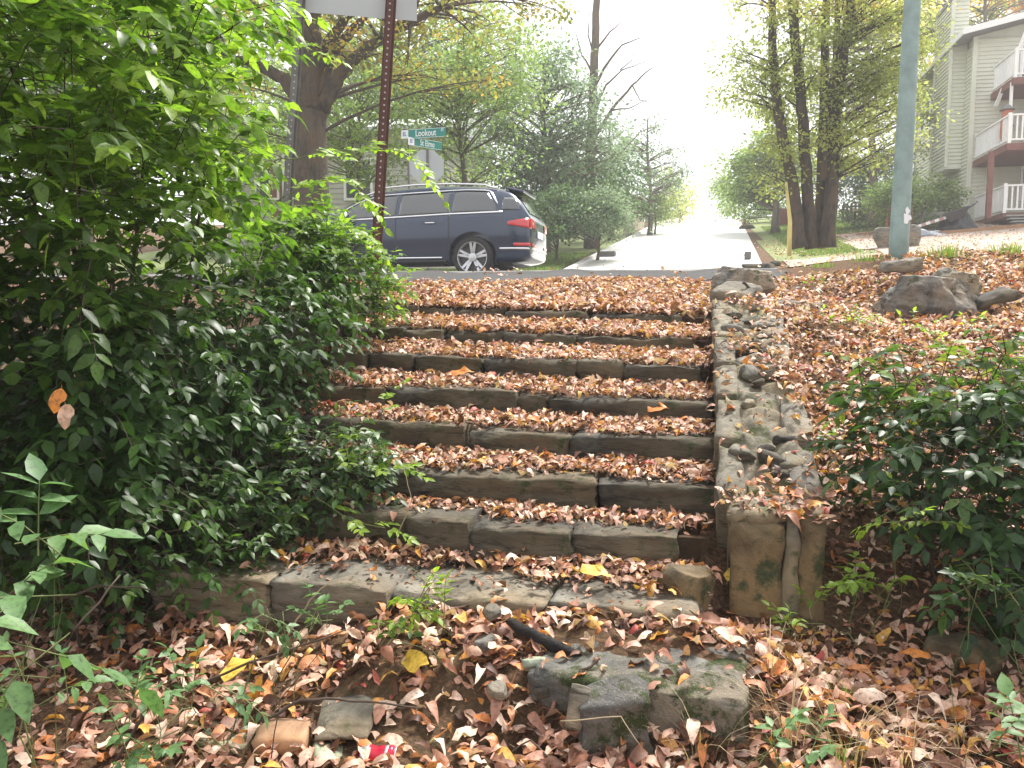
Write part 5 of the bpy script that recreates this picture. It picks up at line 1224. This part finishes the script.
# light green trees in the middle left
def simple_tree(name, label, px, Y, top, ells, n, m, lf, clusters, crad, r0=.18, bark='bark_grey', lean=0, group=None, **kw):
    b = gv(px, Y); d = -b.x*st+b.y*ct; t_ = W(px+lean, top, d)
    return tree(name, label, b, [([b, b.lerp(t_, .35)+Vector((.1, 0, 0)), b.lerp(t_, .7)-Vector((.08, 0, 0)), t_], r0, r0*.25)], ells, n, M[m], leaf=lf, clusters=clusters, crad=crad, bark=M[bark], limb_r=r0*.3, group=group, **kw)
simple_tree('young_tree', 'light green fine-leaved tree behind the street name sign', 464, 24, 30, [E(470, 110, 24.5, 2.2, 1.8, 2.1), E(430, 80, 24, 1.8, 1.8, 1.4), E(500, 70, 25, 1.3, 1.5, 1.6)], 8500, 'tree_green', .11, 100, .45, .11, lean=-6)
simple_tree('young_tree', 'thin light green tree left of the brown sign post', 352, 23, 40, [E(350, 95, 23, 2.2, 1.6, 1.4), E(250, 105, 24, 1.8, 1.6, 1.2), E(375, 150, 23, 1.4, 1.2, .7)], 10000, 'tree_green', .11, 90, .45, .07, lean=14)
simple_tree('leafy_tree', 'grey-green rounded tree between the light green tree and the bare tree', 545, 31, 60, [E(545, 115, 31, 2.0, 2.2, 2.3), E(520, 150, 31, 1.8, 1.6, 1.8), E(575, 150, 31, 1.8, 1.6, 1.8), E(560, 90, 32, 1.3, 1.5, 1.5)], 11000, 'tree_blue', .14, 110, .48, .2)
simple_tree('leafy_tree', 'dense backdrop tree at the far left behind the big shrub', 90, 26, 0, [E(100, 60, 27, 4.2, 2.5, 3.2), E(200, 110, 28, 3, 2, 2.2), E(10, 120, 27, 3.5, 2, 3)], 20000, 'tree_green', .2, 110, .8, .25)
simple_tree('leafy_tree', 'tall pale green tree rising behind the pale house', 400, 40, -10, [E(400, 60, 40, 5, 3, 3.0), E(300, 50, 40, 5, 3, 3.0), E(480, 60, 41, 3.2, 3, 3.6)], 12000, 'tree_green', .22, 110, .8, .3)
# bare tree
b = gv(590, 33); 
dd = float(-b.x*st+b.y*ct)
tree('bare_tree', 'tall nearly leafless tree standing against the white sky', b, [([b, W(591, 150, dd), W(594, 70, dd), W(597, 0, dd), W(600, -60, dd)], .24, .10)], [], 0, M['tree_blue'],
     paths=[([W(592, 140, dd), W(612, 110, dd), W(632, 85, dd), W(652, 68, dd)], .09, .02), ([W(593, 90, dd), W(608, 62, dd), W(622, 45, dd), W(640, 38, dd)], .07, .015), ([W(594, 110, dd), W(606, 85, dd), W(622, 70, dd), W(645, 62, dd)], .06, .012), ([W(596, 50, dd), W(610, 32, dd), W(622, 22, dd)], .05, .012), ([W(592, 150, dd), W(615, 155, dd), W(640, 148, dd)], .05, .012),
            ([W(594, 75, dd), W(582, 55, dd), W(575, 30, dd)], .05, .012), ([W(595, 60, dd), W(588, 35, dd), W(590, 10, dd)], .04, .01), ([W(612, 110, dd), W(630, 108, dd), W(650, 98, dd)], .04, .01), ([W(632, 85, dd), W(640, 100, dd), W(655, 104, dd)], .03, .008), ([W(620, 70, dd), W(632, 60, dd), W(636, 46, dd)], .025, .008), ([W(618, 156, dd), W(640, 132, dd), W(662, 124, dd)], .03, .008)], bark=M['bark_grey'])
simple_tree('cedar_tree', 'dark feathery cedar left of the hill road', 648, 42, 118, [E(648, 160, 43, 1.7, 1.8, 2.3), E(625, 170, 42, 1.6, 1.8, 1.8), E(668, 168, 43, 1.2, 1.5, 1.3)], 4200, 'tree_blue', .13, 75, .36, .12, bark='bark_grey')
simple_tree('cedar_tree', 'smaller cedar behind the bare tree trunk', 610, 38, 120, [E(605, 165, 38, 1.9, 1.5, 2.0), E(585, 175, 37, 1.6, 1.5, 1.6)], 5000, 'tree_blue', .14, 60, .42, .13)
# shrubs on the far left side of the hill road
def far_shrub(label, ells, n, m, lf=.13, cl=45, cr=.4, name='shrub', cat='shrub'):
    c = ells[0][0]; b = Vector((c.x, c.y, Gd(c.x, c.y)))
    return tree(name, label, b, [([b-Vector((0, 0, .1)), b+Vector((.05, 0, .6)), Vector((c.x, c.y, c.z))], .06, .02)], ells, n, M[m], leaf=lf, clusters=cl, crad=cr, bark=M['bark'], limb_r=.02, cat=cat, shell=.5)
far_shrub('dense dark green shrub just right of the car tail', [E(556, 212, 27, .95, 1.0, .75), E(545, 222, 26, .7, .8, .5)], 6500, 'tree_dark', .10, 60, .28)
far_shrub('low arching grey-green shrub beside the dense dark one', [E(598, 212, 27.5, 1.1, 1.0, .7), E(612, 222, 27, .7, .9, .45), E(580, 225, 26.5, .9, .6, .35)], 7000, 'tree_blue', .10, 60, .28)
far_shrub('round pale green shrub up the left side of the hill road', [E(655, 208, 42, .9, .9, .55)], 2500, 'tree_green', .12, 30, .3)
far_shrub('ivy-like ground shrubs behind the arching shrub', [E(590, 188, 33, 2.2, 1.5, 1.3), E(545, 190, 33, 2.0, 1.5, 1.5)], 10000, 'tree_dark', .14, 70, .5)
far_shrub('hazy yellow-green bushes near the crest on the left', [E(680, 200, 56, 1.3, 1.3, 1.4), E(668, 196, 52, 1.2, 1.2, 1.6)], 3500, 'tree_yellow', .16, 40, .5)
far_shrub('hazy bush near the crest on the right', [E(735, 190, 62, 1.4, 1.5, 1.8)], 2500, 'tree_green', .16, 30, .5)
# right multi-stem tree
b = gv(815, 21.5); dd = float(-b.x*st+b.y*ct)
def T(px, py, k=0): return W(px, py, dd+k)
tree('multi_stemmed_tree', 'multi-stemmed tree with four dark trunks and yellow-green leaves left of the teal pole', b,
     [([T(799, 248), T(795, 200), T(785, 150), T(776, 100), T(772, 40), T(770, -40)], .17, .08), ([T(812, 248, .2), T(808, 200), T(803, 120), T(797, 60), T(792, 0), T(789, -60)], .15, .10),
      ([T(818, 248, .5), T(821, 190, .3), T(824, 110, .3), T(825, 30, .3), T(829, -50)], .14, .08), ([T(827, 247), T(832, 180), T(836, 110), T(843, 50), T(852, 0), T(866, -60)], .17, .11), ([T(822, 180), T(826, 120), T(836, 60), T(838, 0), T(842, -50)], .10, .05)],
     [E(765, 75, 20.5, 1.1, 1.2, 1.0), E(800, 40, 20, 1.3, 1.3, 1.2), E(860, 60, 20, 1.5, 1.4, 1.3), E(902, 55, 19.5, .75, 1.0, 1.0), E(870, 120, 20, 1.4, 1.3, 1.0), E(785, 120, 21, .9, 1, .7), E(800, -20, 20.5, 2.2, 1.8, .9), E(775, 165, 20.5, .7, .8, .6), E(885, 0, 20, 1.3, 1.3, 1.0), E(835, 160, 21, .9, .9, .6)],
     20000, M['tree_yellow'], leaf=.095, clusters=180, crad=.32, bark=M['bark'], limb_r=.03, shell=.1, orange=lambda p, r: r*.8+.35*((p[:, 2] > 8.2) & (p[:, 0] < 6.6)))
gy = empty('guy_wire_guard', tuple(W(791, 258, dd-.6)), 'pale yellow guard strip leaning at the foot of the multi-stemmed tree', 'wire guard'); bpy.context.view_layer.update()
MB().tube([W(789, 256, dd-.5), W(790, 222, dd-.5), W(786, 182, dd-.5)], [.06, .05, .03], 10).build('guard', M['yellow_guard'], gy, True)
# trees and bushes behind on the right
simple_tree('leafy_tree', 'rounded green tree at the right side of the hill road, left of the multi-stemmed tree', 772, 40, 125, [E(765, 170, 40, 1.7, 1.8, 1.8), E(790, 165, 40, 1.8, 1.5, 1.8), E(750, 190, 41, 1.0, 1.2, 1.2)], 11000, 'tree_green', .17, 75, .55, .18)
simple_tree('leafy_tree', 'yellow-green tree behind the multi-stemmed tree, left of the house', 868, 37, 40, [E(870, 120, 37, 2.5, 2, 2.2), E(892, 40, 37, 1.6, 1.6, 1.8), E(840, 60, 38, 2.4, 2, 2.6), E(888, 150, 38, 1.2, 1.2, 1.4)], 9000, 'tree_yellow', .17, 120, .6, .2)
simple_tree('leafy_tree', 'autumn-tinted tree whose top shows above the roof of the house', 985, 52, -30, [E(985, 20, 54, 4.5, 3, 2.5), E(1060, 10, 54, 4, 3, 3)], 9000, 'tree_orange', .26, 60, .8, .2)
simple_tree('leafy_tree', 'thin trees behind the chimney of the house', 945, 50, -40, [E(930, 10, 50, 4.0, 3, 3.0), E(890, 20, 50, 3, 2, 3)], 5000, 'tree_yellow', .24, 60, .7, .2)
far_shrub('silvery grey-green bush behind the trunks, left of the teal pole', [E(860, 190, 36, 1.5, 1.4, 1.4), E(884, 178, 37, 1.1, 1.2, 1.2)], 8000, 'tree_blue', .13, 60, .4)
far_shrub('bright green bush between the teal pole and the house', [E(912, 200, 31.5, 1.3, 1.2, 1.0), E(890, 208, 31.5, .9, .9, .7), E(935, 205, 31.5, .8, .9, .7)], 9000, 'tree_green', .12, 70, .35)
far_shrub('low green bush behind the board fence on the right', [E(745, 205, 50, 1.4, 1.2, .9), E(800, 200, 48, 1.8, 1.2, 1.3)], 4000, 'tree_green', .16, 40, .4)
# autumn sprig hanging in at the right edge comes from a tree standing outside the frame
b = Vector((5.9, 9.0, Gd(5.9, 9.0)))
tree('autumn_tree', 'orange sprig hanging in at the right edge in front of the balcony', b, [([b, b+Vector((.1, .2, 3)), b+Vector((.3, .4, 6))], .12, .06)], [E(1050, 85, 11, .24, .4, .3), E(1090, 40, 11, .5, .5, .6), (b+Vector((1.2, .2, 5.8)), (1.5, 1.3, 1.0))], 900, M['tree_orange'], leaf=.085, clusters=26, crad=.22, bark=M['bark_grey'], limb_r=.03)
# ================================================================ shrubs near the camera
def wroot(px, py, d): p = W(px, py, d); return Vector((p.x, p.y, Gd(p.x, p.y)))
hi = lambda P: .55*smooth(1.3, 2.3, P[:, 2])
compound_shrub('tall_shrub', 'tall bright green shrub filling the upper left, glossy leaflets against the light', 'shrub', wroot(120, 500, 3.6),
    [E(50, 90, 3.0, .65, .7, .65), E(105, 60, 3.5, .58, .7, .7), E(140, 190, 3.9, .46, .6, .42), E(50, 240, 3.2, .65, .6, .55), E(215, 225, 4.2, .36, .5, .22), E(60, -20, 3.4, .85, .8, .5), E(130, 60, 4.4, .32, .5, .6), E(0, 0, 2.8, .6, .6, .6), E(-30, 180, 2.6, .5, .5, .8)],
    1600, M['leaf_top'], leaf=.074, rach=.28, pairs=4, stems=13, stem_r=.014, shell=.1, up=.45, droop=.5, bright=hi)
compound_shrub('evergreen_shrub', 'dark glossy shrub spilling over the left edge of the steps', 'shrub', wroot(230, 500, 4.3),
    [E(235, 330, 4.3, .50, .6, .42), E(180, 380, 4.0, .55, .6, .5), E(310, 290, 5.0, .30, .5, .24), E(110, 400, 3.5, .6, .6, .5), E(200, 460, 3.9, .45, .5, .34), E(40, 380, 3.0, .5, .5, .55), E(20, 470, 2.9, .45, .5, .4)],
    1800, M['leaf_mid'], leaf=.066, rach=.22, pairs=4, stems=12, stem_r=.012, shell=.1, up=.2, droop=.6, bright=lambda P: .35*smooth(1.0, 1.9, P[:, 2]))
compound_shrub('young_shrub', 'light green shrub growing at the foot of the brown sign post beside the top steps', 'shrub', wroot(340, 340, 5.5),
    [E(335, 262, 5.4, .25, .35, .20), E(368, 295, 5.5, .15, .25, .22), E(318, 235, 5.4, .22, .3, .14), E(300, 260, 5.3, .3, .3, .25)],
    420, M['leaf_top'], leaf=.055, rach=.2, pairs=4, stems=6, stem_r=.007, shell=.1, up=.55, droop=.3, bright=lambda P: .5)
compound_shrub('low_shrub', 'low shrub hanging over the left end of the third and fourth steps', 'shrub', wroot(250, 500, 3.9),
    [E(330, 450, 3.85, .28, .3, .12), E(290, 490, 3.75, .32, .3, .18), E(352, 478, 3.7, .14, .2, .10), E(210, 520, 3.6, .35, .3, .2)],
    420, M['leaf_right'], leaf=.05, rach=.17, pairs=3, stems=8, stem_r=.005, shell=.1, up=.3, droop=.5, bright=lambda P: .25)
compound_shrub('low_shrub', 'shaded dark shrub in the lower left under the tall shrub', 'shrub', wroot(90, 600, 3.2),
    [E(60, 500, 3.2, .6, .5, .4), E(170, 540, 3.4, .45, .4, .3), E(250, 555, 3.5, .25, .25, .15)], 650, M['leaf_mid'], leaf=.05, rach=.17, pairs=3, stems=10, stem_r=.01, shell=.1, up=.2, droop=.6)
compound_shrub('nandina_shrub', 'dark green bush with drooping leaflets at the right edge below the boulders', 'shrub', wroot(960, 600, 3.15),
    [E(960, 400, 3.3, .36, .35, .17), E(1010, 470, 3.0, .36, .4, .3), E(890, 385, 3.5, .18, .25, .10), E(930, 470, 3.15, .27, .3, .24), E(1000, 560, 2.9, .25, .3, .22), E(880, 450, 3.3, .13, .18, .12), E(1060, 420, 3.0, .4, .4, .4)],
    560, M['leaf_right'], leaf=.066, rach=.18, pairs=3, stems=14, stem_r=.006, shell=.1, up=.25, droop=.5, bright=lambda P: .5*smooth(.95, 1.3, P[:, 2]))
# arching bright sprays in front of the sign post and the car
def spray(name, label, pts, root, m='leaf_lime', leaf=.055, n=9, cat='branch', r=.004, tl=.0, droop=.5, density=1.0, sub=4):
    """a bare stalk from ROOT through the given points, compound leaves along its outer part"""
    P = [Vector(root)]+[W(*p) for p in pts]; t0 = empty(name, tuple(root), label, cat); bpy.context.view_layer.update()
    fine = []
    for i in range(len(P)-1):
        p0 = P[max(i-1, 0)]; p1 = P[i]; p2 = P[i+1]; p3 = P[min(i+2, len(P)-1)]
        for k in range(8):
            t = k/8; fine.append(.5*((2*p1)+(p2-p0)*t+(2*p0-5*p1+4*p2-p3)*t*t+(3*p1-p0-3*p2+p3)*t**3))
    fine.append(P[-1]); MB().tube(fine, list(np.linspace(r, r*.35, len(fine))), 6, True).build('stem', M['green_stem'], t0, True)
    lb = LB(); out = fine[int(len(fine)*(1-density)):]; A = []; D = []
    for k in range(n):
        i = int(lerp(2, len(out)-1, k/max(1, n-1))); c = out[i]; tg = (out[min(i+1, len(out)-1)]-out[max(i-1, 0)]).normalized()
        s = 1 if k % 2 else -1; sd = tg.cross(Vector((0, 0, 1))).normalized()*s
        rd = (tg*.6+sd*.7+Vector((R.randn()*.15, R.randn()*.15, .15+R.randn()*.15))).normalized()
        if k == n-1: rd = tg
        L = leaf*2.6
        for j in range(sub*2+1):
            q = (j//2+1)/(sub+.3); s2 = 1 if j % 2 else -1
            pos = c+rd*L*q-Vector((0, 0, droop*L*q*q*.5)); sdd = rd.cross(Vector((0, 0, 1))).normalized()*s2
            dr = rd*.55+sdd*.85-Vector((0, 0, .2)); 
            if j == sub*2: dr = rd-Vector((0, 0, droop*.5)); pos = c+rd*L-Vector((0, 0, droop*L*.5))
            A.append(tuple(pos)); D.append(tuple(dr+Vector(R.randn(3)*.12)))
    A = np.array(A); D = np.array(D); k = len(A)
    lb.add(LEAFT[0], A, D, nrm(np.array([[0, 0, 1.]])+R.randn(k, 3)*.35+np.array([[st*.5, -ct*.5, 0]])), leaf*(.8+.4*R.rand(k)))
    lb.build('foliage', M[m], t0); return t0
rt_ = wroot(230, 420, 4.6)
spray('leafy_branch', 'bright lime branch reaching across the brown sign post in front of the car roof', [(262, 190, 4.6), (300, 158, 4.6), (350, 150, 4.6), (400, 152, 4.6), (428, 178, 4.6)], rt_, leaf=.055, n=12, density=.62)
spray('leafy_branch', 'bright lime branch at mid height just left of the brown sign post', [(255, 240, 4.7), (300, 188, 4.7), (345, 182, 4.7), (370, 205, 4.7)], rt_, leaf=.055, n=10, density=.6)
spray('leafy_branch', 'small lime twig in front of the upper part of the grey sign post', [(225, 120, 4.2), (262, 62, 4.2), (292, 48, 4.2), (320, 52, 4.2)], rt_, leaf=.045, n=4, density=.35, r=.003)
spray('leafy_branch', 'lime shoots below the brown sign post at the edge of the leaf slope', [(300, 300, 5.2), (330, 235, 5.2), (360, 232, 5.2), (378, 250, 5.2)], wroot(300, 340, 5.4), leaf=.06, n=8, density=.6)
spray('leafy_branch', 'green sprig drooping over the left end of the third step', [(320, 440, 3.7), (365, 462, 3.65), (400, 468, 3.6)], wroot(270, 520, 3.8), leaf=.05, n=6, density=.7)
spray('leafy_branch', 'green sprig drooping over the left end of the second step', [(310, 500, 3.5), (350, 520, 3.45), (385, 528, 3.4)], wroot(280, 560, 3.5), leaf=.045, n=4, density=.6)
spray('leafy_branch', 'thin upright sprig with pale leaves on the left end of the fifth step', [(385, 420, 4.35), (382, 405, 4.3), (392, 392, 4.3)], wroot(385, 430, 4.4), leaf=.04, n=3, density=.6)
# foreground seedlings
def seedling(label, px, py, d, n, leaf, m, sp, h=.12, up=.35, pairs=3, name='seedling'):
    r0 = wroot(px, py, d); r0 = W(px, py, d)-Vector((0, 0, h)); r0.z = min(r0.z, Gd(r0.x, r0.y))
    c = W(px, py, d)
    return compound_shrub(name, label, 'seedling', r0, [(c, (sp, sp*.8, .035))], n, M[m], leaf=leaf, rach=leaf*2.6, pairs=pairs, stems=min(3, max(1, n//3)), twigs=1, stem_r=.0025, shell=.0, up=up, droop=.3, bright=lambda P: .3, mat_stem=M['green_stem'])
seedling('bright green seedling on the path in front of the lowest slab', 428, 605, 2.72, 11, .04, 'leaf_lime', .09)
seedling('green seedling lying lower left of the bright one in front of the lowest slab', 392, 632, 2.6, 5, .04, 'leaf_top', .07)
seedling('pale blue-green seedling in front of the dark end of the lowest slab', 325, 618, 2.6, 6, .035, 'leaf_blue', .10)
seedling('blue-green seedling left of the lowest slab at the edge of the shade', 250, 618, 2.55, 6, .035, 'leaf_blue', .12)
seedling('flat cluster of blue-green leaflets above the worn brick', 205, 690, 2.35, 8, .042, 'leaf_blue', .12)
seedling('broad blue-green leaf cluster at the lower left between twigs', 125, 700, 2.25, 8, .045, 'leaf_blue', .13)
seedling('blue-green leaf cluster at the bottom edge left of the tan paver', 150, 745, 2.15, 6, .045, 'leaf_blue', .09)
seedling('leaf cluster at the very bottom left corner', 30, 690, 2.1, 7, .05, 'leaf_blue', .12)
seedling('large pale leaf spray entering from the left edge, upper of the three', 25, 545, 1.75, 3, .08, 'leaf_blue', .08, .5)
seedling('large pale leaf spray entering from the left edge, middle of the three', 15, 598, 1.7, 3, .08, 'leaf_blue', .06, .5)
seedling('large pale leaf spray entering from the left edge, lowest of the three', 15, 648, 1.65, 3, .08, 'leaf_blue', .06, .5)
seedling('upright bright seedling below the stone pillar', 788, 630, 2.85, 5, .04, 'leaf_lime', .04, up=1.2, pairs=2)
seedling('pale green sprouting weed at the right foot of the pillar', 820, 600, 3.0, 5, .035, 'leaf_lime', .05, up=.9, pairs=2)
seedling('yellow-green seedling between the pillar and the right shrub', 872, 590, 2.95, 9, .045, 'leaf_lime', .09, up=.5)
seedling('fresh green sprig in front of the dark right shrub', 912, 515, 2.85, 7, .045, 'leaf_lime', .12, .4)
seedling('green shoots among leaves right of the wall top', 815, 440, 4.0, 7, .035, 'leaf_top', .12, up=.8)
seedling('bright green shoots left of the wide grey boulder', 830, 322, 5.6, 16, .035, 'leaf_lime', .28, up=.9)
seedling('green shoots hanging in front of the wide grey boulder', 930, 330, 4.6, 12, .035, 'leaf_lime', .25, up=.9)
seedling('short green weeds on the leafy bank above the squared block', 835, 285, 7.6, 14, .035, 'leaf_lime', .4, up=1)
seedling('blue-green leaf pair at the bottom edge below the dry grass', 790, 752, 2.05, 5, .05, 'leaf_blue', .07)
seedling('blue-green leaves in the bottom right corner', 1008, 740, 1.95, 5, .055, 'leaf_blue', .06)
seedling('nandina shoots hanging at the right edge above the bottom corner', 1000, 585, 2.5, 12, .045, 'leaf_right', .12, .3)
